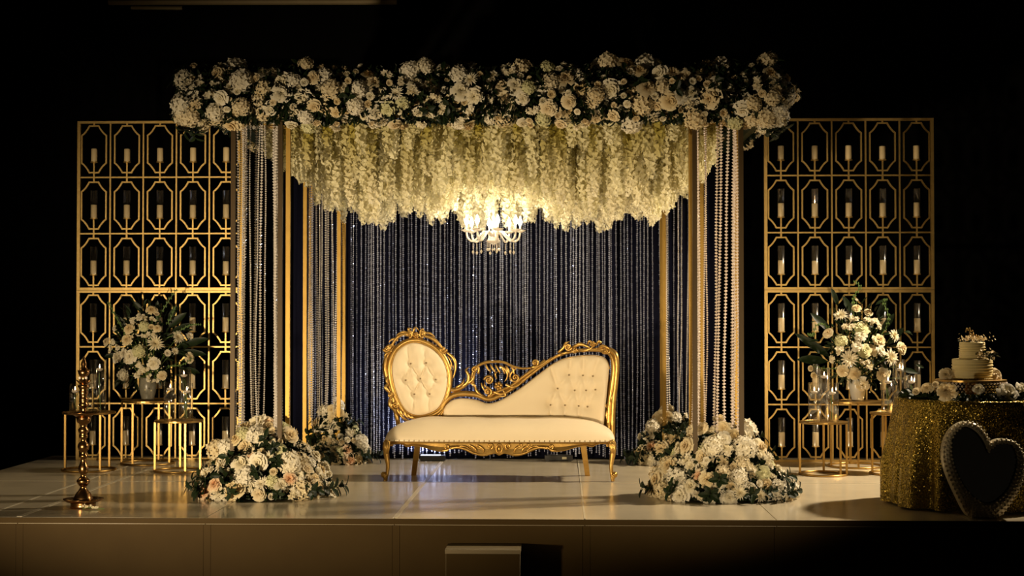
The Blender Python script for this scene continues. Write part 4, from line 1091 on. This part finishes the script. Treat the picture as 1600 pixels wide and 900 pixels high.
# legs
for s, pts in ((-1, [(606, 688, .036), (603, 697, .036), (604, 712, .030), (606, 726, .022), (605, 738, .020), (602.5, 747, .022), (602, 752, .020)]), (1, [(955, 688, .036), (958, 697, .036), (957, 712, .030), (955, 726, .022), (955.5, 738, .020), (957, 747, .022), (957.5, 752, .020)])):
    P = cat_pts([Vector(A(x, y, .018)) for x, y, r in pts], 5); rr = [r for x, y, r in pts]
    def rad(t):
        f = t*(len(rr)-1); i = min(int(f), len(rr)-2); return (rr[i]+(f-i)*(rr[i+1]-rr[i]))*.72
    for q in P: q.z = max(q.z, 0)
    fl_ = build('front_leg', MB().tube(P, rad, 10, flat=.95), M_gilt, sf, smooth=True)
    mb = MB(); fx = 600 if s < 0 else 960; scroll(mb, fx, 741, 4.2, 1.3, -s, 0 if s < 0 else PI, -.008, .0095, lambda x: .018)
    acan(mb, [(fx-s*2, 738), (fx-s*1, 745), (fx-s*3, 751)], .012, .0, lambda x: .010)
    build('foot_scroll', mb, M_gilt, fl_, smooth=True)
    mb = MB(); x0 = 604 if s < 0 else 957
    for k in range(4): acan(mb, [(x0-4+2.5*k, 690), (x0-3+2*k, 699+2*(k % 2)), (x0-1+k, 709)], .008, -.008, lambda x: -.004)
    build('knee_carving', mb, M_gilt, fl_, smooth=True)
for x0, x1 in ((653, 646.5), (911, 918)):
    a = A(x0, 694, .40); b = A(x1, 744.5, .46); b.z = 0; mb = MB(); V = []
    for q, h_ in ((a, .024), ((a+b)/2+Vector((0, -.012, 0)), .021), (b, .020)):
        V += [(q.x-h_, q.y-h_, q.z), (q.x+h_, q.y-h_, q.z), (q.x+h_, q.y+h_, q.z), (q.x-h_, q.y+h_, q.z)]
    Fs = [(3, 2, 1, 0), (8, 9, 10, 11)]
    for j in (0, 4):
        for k in range(4): l_ = (k+1) % 4; Fs.append((j+k, j+l_, j+4+l_, j+4+k))
    build('rear_leg', mb.add(V, Fs), M_gilt, sf)

# ------------------------------------------------------------------ chandelier
cp = at(771, 361, 12.3)
ch = thing('chandelier', 'small white glass chandelier with candle bulbs hanging under the wisteria', 'chandelier', cp)
build('rod', MB().tube([(0, 0, .05), (0, 0, ZT-cp.z)], .004, 6), M_chand, ch)
build('centre_column', MB().lathe([(.004, .20), (.014, .17), (.008, .13), (.016, .10), (.010, .085), (.030, .065), (.036, .045), (.030, .022), (.012, .008), (.034, -.006), (.045, -.016), (.022, -.03), (.018, -.05), (.05, -.07), (.058, -.083), (.03, -.10), (.006, -.112)], 16), M_chand, ch, smooth=True)
bulb_me = MB().lathe([(.004, .045), (.011, .055), (.016, .072), (.012, .092), (.005, .108), (.0006, .120)], 10).mesh('bulb', M_bulb, True)
dish_me = MB().lathe([(.006, -.012), (.018, -.010), (.044, .004), (.048, .009), (.04, .007), (.014, -.004), (.012, .004)], 16).mesh('drip_dish', M_chand, True)
sleeve_me = MB().lathe([(.0075, 0), (.0075, .046), (.003, .048)], 8).mesh('candle_sleeve', M_chand, True)
drop = MB(); 
for k in range(4): drop.gem((0, 0, -.012-.012*k), .0055, .006, 6)
drop.gem((0, 0, -.078), .011, .020, 6); drop_me = drop.mesh('crystal_drop', M_chand)
NA = 8; AR = .218
for k in range(NA):
    a = 2*PI*k/NA+.2; d = Vector((math.cos(a), math.sin(a), 0))
    P = cat_pts([d*.02+Vector((0, 0, -.035)), d*.07+Vector((0, 0, -.005)), d*.115+Vector((0, 0, -.045)), d*.165+Vector((0, 0, -.083)), d*.205+Vector((0, 0, -.06)), d*AR+Vector((0, 0, -.012))], 5)
    arm = build('arm', MB().tube(P, .0085, 8), M_chand, ch, smooth=True)
    put('drip_dish', dish_me, arm, d*AR); put('candle_sleeve', sleeve_me, arm, d*AR); put('bulb', bulb_me, arm, d*AR)
    put('crystal_drop', drop_me, arm, d*.165+Vector((0, 0, -.092)))
    put('crystal_drop', drop_me, ch, d*.05+Vector((0, 0, -.085)), None, .8)
for k in range(12):
    a = 2*PI*k/12; put('crystal_drop', drop_me, ch, (math.cos(a)*.04, math.sin(a)*.04, -.016), None, .6)

# ------------------------------------------------------------------ cake table
tc_ = at(1516, 620, 10.72); TX, TY, TZ = tc_.x, 10.72, .735; TRr = .505
ct_ = thing('cake_table', 'round cake table hidden under a gold sequin cloth', 'table', (TX, TY, 0))
build('table_top', MB().lathe([(.001, TZ-.03), (TRr-.01, TZ-.03), (TRr-.01, TZ-.004), (.001, TZ-.004)], 40, cap=False), M_step, ct_)
for k in range(4):
    a = PI/4+PI/2*k; build('leg', MB().tube([(math.cos(a)*.30, math.sin(a)*.30, 0), (math.cos(a)*.33, math.sin(a)*.33, TZ-.03)], .016, 8), M_blackm, ct_)
mb = MB(); V = []; Fs = []; n = 240; NV = 16
V.append((0, 0, TZ)); 
for j in range(3):
    r = TRr*(j+1)/3-.004*(j == 2)
    for k in range(n): a = 2*PI*k/n; V.append((r*math.cos(a), r*math.sin(a), TZ))
for j in range(NV+1):
    t = j/NV; z = TZ-.006-(TZ-.02)*t
    for k in range(n):
        a = 2*PI*k/n
        fold = (.5+.5*math.sin(a*11+1.2*math.sin(a*3)))*.075+.015*math.sin(a*23+2)
        r = TRr+.004+(fold*min(1, t*1.6)**1.2)+.025*t+.012*math.sin(a*5+t*2)*t
        V.append((r*math.cos(a), r*math.sin(a), z))
for k in range(n): Fs.append((0, 1+k, 1+(k+1) % n))
for j in range(2+NV+1):
    for k in range(n): l_ = (k+1) % n; Fs.append((1+j*n+k, 1+(j+1)*n+k, 1+(j+1)*n+l_, 1+j*n+l_))
tcl = build('tablecloth', mb.add(V, Fs), M_sequin, None, (TX, TY, 0), True); tag(tcl, 'floor length gold sequin cloth draped over the cake table', 'tablecloth')
# stand
CX = at(1517, 600, TY).x
cs = thing('cake_stand', 'round metal cake stand fringed with hanging crystals under the cake', 'cake stand', (CX, TY, TZ+.001))
SR = .238; SH = .125
build('stand_plate', MB().lathe([(.001, SH-.012), (SR, SH-.012), (SR, SH), (.001, SH)], 40, cap=False), M_gold, cs)
build('stand_foot', MB().lathe([(.12, 0), (.12, .01), (.04, .02), (.035, SH-.012)], 24), M_gold, cs, smooth=True)
bead_me = MB().gem((0, 0, 0), .0105, .010, 6).mesh('crystal', M_crystal_w)
nb = 56
for row in range(4):
    for k in range(nb):
        a = 2*PI*(k+.5*(row % 2))/nb
        if math.sin(a) > .35: continue
        put('crystal', bead_me, cs, ((SR-.004)*math.cos(a), (SR-.004)*math.sin(a), SH-.02-.019*row))
# cake
ck = thing('wedding_cake', 'two tier ivory buttercream cake with ridged sides on the crystal stand', 'cake', (CX+.01, TY, TZ+SH+.002))
def tier(r, z0, h):
    P = [(.001, z0)]
    N = 26
    for i in range(N+1):
        t = i/N; P.append((r*(1-.03*t)+.0032*math.sin(t*PI*15)+.002*math.sin(t*37), z0+h*t))
    P += [(r*.94, z0+h+.003), (.001, z0+h+.003)]
    return MB().lathe(P, 48, cap=False)
LT_ = build('lower_tier', tier(.139, 0, .138), M_icing, ck, smooth=True)
build('upper_tier', tier(.088, .142, .112), M_icing, ck, smooth=True)
pb = MB().ball((0, 0, 0), .0055, 6, 4).mesh('icing_bead', M_icing, True)
for k in range(60): a = 2*PI*k/60; put('icing_bead', pb, LT_, (.143*math.cos(a), .143*math.sin(a), .006))
R = random.Random(81)
def breath(name, parent, pts, m=M_rose):
    mb = MB()
    for p_ in pts: floret(mb, p_, (R.uniform(-1, 1), R.uniform(-1, .2), R.uniform(0, 1)), R.uniform(.006, .010), R, 5, .2)
    return stuff(build(name, mb, m, parent))
breath('top_blossoms', ck, [(R.gauss(0, .045)+.01, R.gauss(0, .03), .262+abs(R.gauss(0, .016))+.012*(abs(i % 7-3) > 1)) for i in range(170)])
leafmass('top_greens', [((R.gauss(0, .045), R.gauss(0, .03), .258), (R.uniform(-1, 1), R.uniform(-1, 1), .8)) for i in range(60)], ck, (.015, .03), .010)
breath('side_blossoms', ck, [(.055+R.uniform(-.045, .07), -.085-R.uniform(0, .04)+R.uniform(0, .05)*(i % 2), .165+R.gauss(0, .018)+.0*i) for i in range(120)])
leafmass('side_greens', [((.075+R.gauss(0, .03), -.085+R.uniform(-.02, .02), .165+R.gauss(0, .015)), (R.uniform(0, 1.4), -.8, R.uniform(-.3, .8))) for i in range(60)], ck, (.02, .04), .012)
tp = MB()
for (x0, z0, pts) in ((-.045, .325, [(0, .0), (.006, .03), (.016, .012), (.026, .032), (.034, .004), (.044, .014), (.05, .004)]), (-.02, .290, [(0, 0), (.006, .028), (.016, .01), (.026, .03), (.034, .004), (.044, .016), (.052, .004), (.06, .012), (.066, 0)])):
    tp.tube(cat_pts([(x0+x, -.01, z0+z) for x, z in pts], 5), .0032, 6)
tp.tube([(-.02, -.01, .25), (-.02, -.01, .34)], .0016, 5); tp.tube([(.025, -.01, .25), (.025, -.01, .31)], .0016, 5)
build('cake_topper', tp, M_gold, ck, smooth=True)
for x_, lab in ((1479, 'small cream rose on the stand left of the cake'), (1556, 'small cream rose on the stand right of the cake')):
    q = at(x_, 578, TY-.05); o = put('rose', FL['rose'][0], None, (q.x, q.y, TZ+SH+.038), orient((-.2 if x_ < 1500 else .3, -1, .5)), .047)
    tag(o, lab, 'flower', 'roses beside the cake')
# table garland
tg = thing('table_garland', 'ring of dark leaves with big cream roses around the cake stand', 'flowers', (TX, TY, TZ+.002))
R = random.Random(83); lpp = []
for i in range(900):
    a = R.uniform(PI*.75, PI*2.25); r = R.uniform(.30, .45); lpp.append(((r*math.cos(a), r*math.sin(a), R.uniform(.004, .02)), (math.cos(a)*.8, math.sin(a)*.8, .25)))
leafmass('foliage', lpp, tg, (.035, .06), .03)
for (x_, y_, r, k) in ((1479, 611, .068, 'peony'), (1576, 613, .070, 'rose'), (1448, 606, .045, 'rose'), (1529, 607, .035, 'rose'), (1600, 608, .06, 'peony'), (1432, 612, .035, 'rosebud'), (1462, 601, .03, 'rosebud')):
    q = at(x_, y_, TY-.41 if 1460 < x_ < 1590 else TY-.2); flower(k, tg, q-Vector(tg.location), ((q.x-TX)*1.5, -.8, .5), r, R)

# ------------------------------------------------------------------ heart mirror
HY = 9.98
h0 = at(1537, 808, HY)
hm = thing('heart_mirror', 'heart shaped mirror in a pearl studded frame leaning on the cake table', 'mirror', (h0.x, HY, 0))
hm.rotation_euler = (-.05, 0, 0)
OUT = [(450, 262), (395, 165), (330, 108), (230, 97), (135, 160), (82, 270), (76, 400), (110, 520), (170, 660), (235, 790), (285, 840), (400, 846), (510, 838), (575, 770), (650, 660), (700, 550), (722, 440), (700, 330), (640, 252), (545, 228), (480, 240)]
INN = [(428, 335), (375, 225), (305, 155), (235, 137), (165, 190), (140, 290), (160, 430), (230, 590), (330, 700), (420, 733), (500, 705), (590, 610), (645, 480), (655, 370), (625, 290), (565, 263), (485, 280)]
def hp(L, n):
    # smooth all but the notch (first point)
    P = [Vector(((1460+x/5), (640+y/5), 0)) for x, y in L]; P = cat_pts(P+[P[0]], 8)
    Q = [at(p.x, p.y, HY) for p in P]; Q = [Vector((q.x-h0.x, q.z)) for q in Q]
    # resample evenly
    d = [0]
    for i in range(1, len(Q)): d.append(d[-1]+(Q[i]-Q[i-1]).length)
    out = []
    for k in range(n):
        t = d[-1]*k/n; i = 1
        while d[i] < t: i += 1
        f = (t-d[i-1])/max(1e-9, d[i]-d[i-1]); out.append(Q[i-1]+(Q[i]-Q[i-1])*f)
    return out
n = 120; po, pi_ = hp(OUT, n), hp(INN, n)
V = []; Fs = []
rows = [(0, .07), (0, .012), (.08, -.006), (.5, -.022), (.9, -.014), (1, -.002), (1, .03)]
for f, y in rows:
    for k in range(n): q = po[k]+(pi_[k]-po[k])*f; V.append((q.x, y, q.y))
for j in range(len(rows)-1):
    for k in range(n): l_ = (k+1) % n; Fs.append((j*n+k, (j+1)*n+k, (j+1)*n+l_, j*n+l_))
build('frame', MB().add(V, Fs), M_pearl, hm, smooth=True)
build('back_board', MB().add([(q.x, .069, q.y) for q in po], [tuple(range(n))]), M_blackm, hm)
build('mirror_glass', MB().add([(q.x, .012, q.y) for q in pi_], [tuple(range(n))]), M_mirror, hm)
build('inner_bevel', MB().tube([(q.x, .0, q.y) for q in [pi_[k]+(po[k]-pi_[k])*-.0 for k in range(n)]], .006, 6, True), M_mirror, hm, smooth=True)
stud = MB().ball((0, 0, 0), .0085, 7, 4).mesh('pearl_stud', M_pearl, True)
plc = []; cnt = 0
R = random.Random(91)
allp = MB()
for ri in range(7):
    f = .04+.145*ri
    for k in range(n):
        q = po[k]+(pi_[k]-po[k])*(f+(.07 if k % 2 else 0)); 
        if any((q-c).length < .0165 for c in plc): continue
        plc.append(q); y = -.010-.013*math.sin(PI*min(1, f)) 
        if cnt < 300: put('pearl_stud', stud, hm, (q.x, y, q.y)); cnt += 1
        else: allp.ball((q.x, y, q.y), .0085, 7, 4)
if allp.v: stuff(build('pearl_studs', allp, M_pearl, hm, smooth=True))
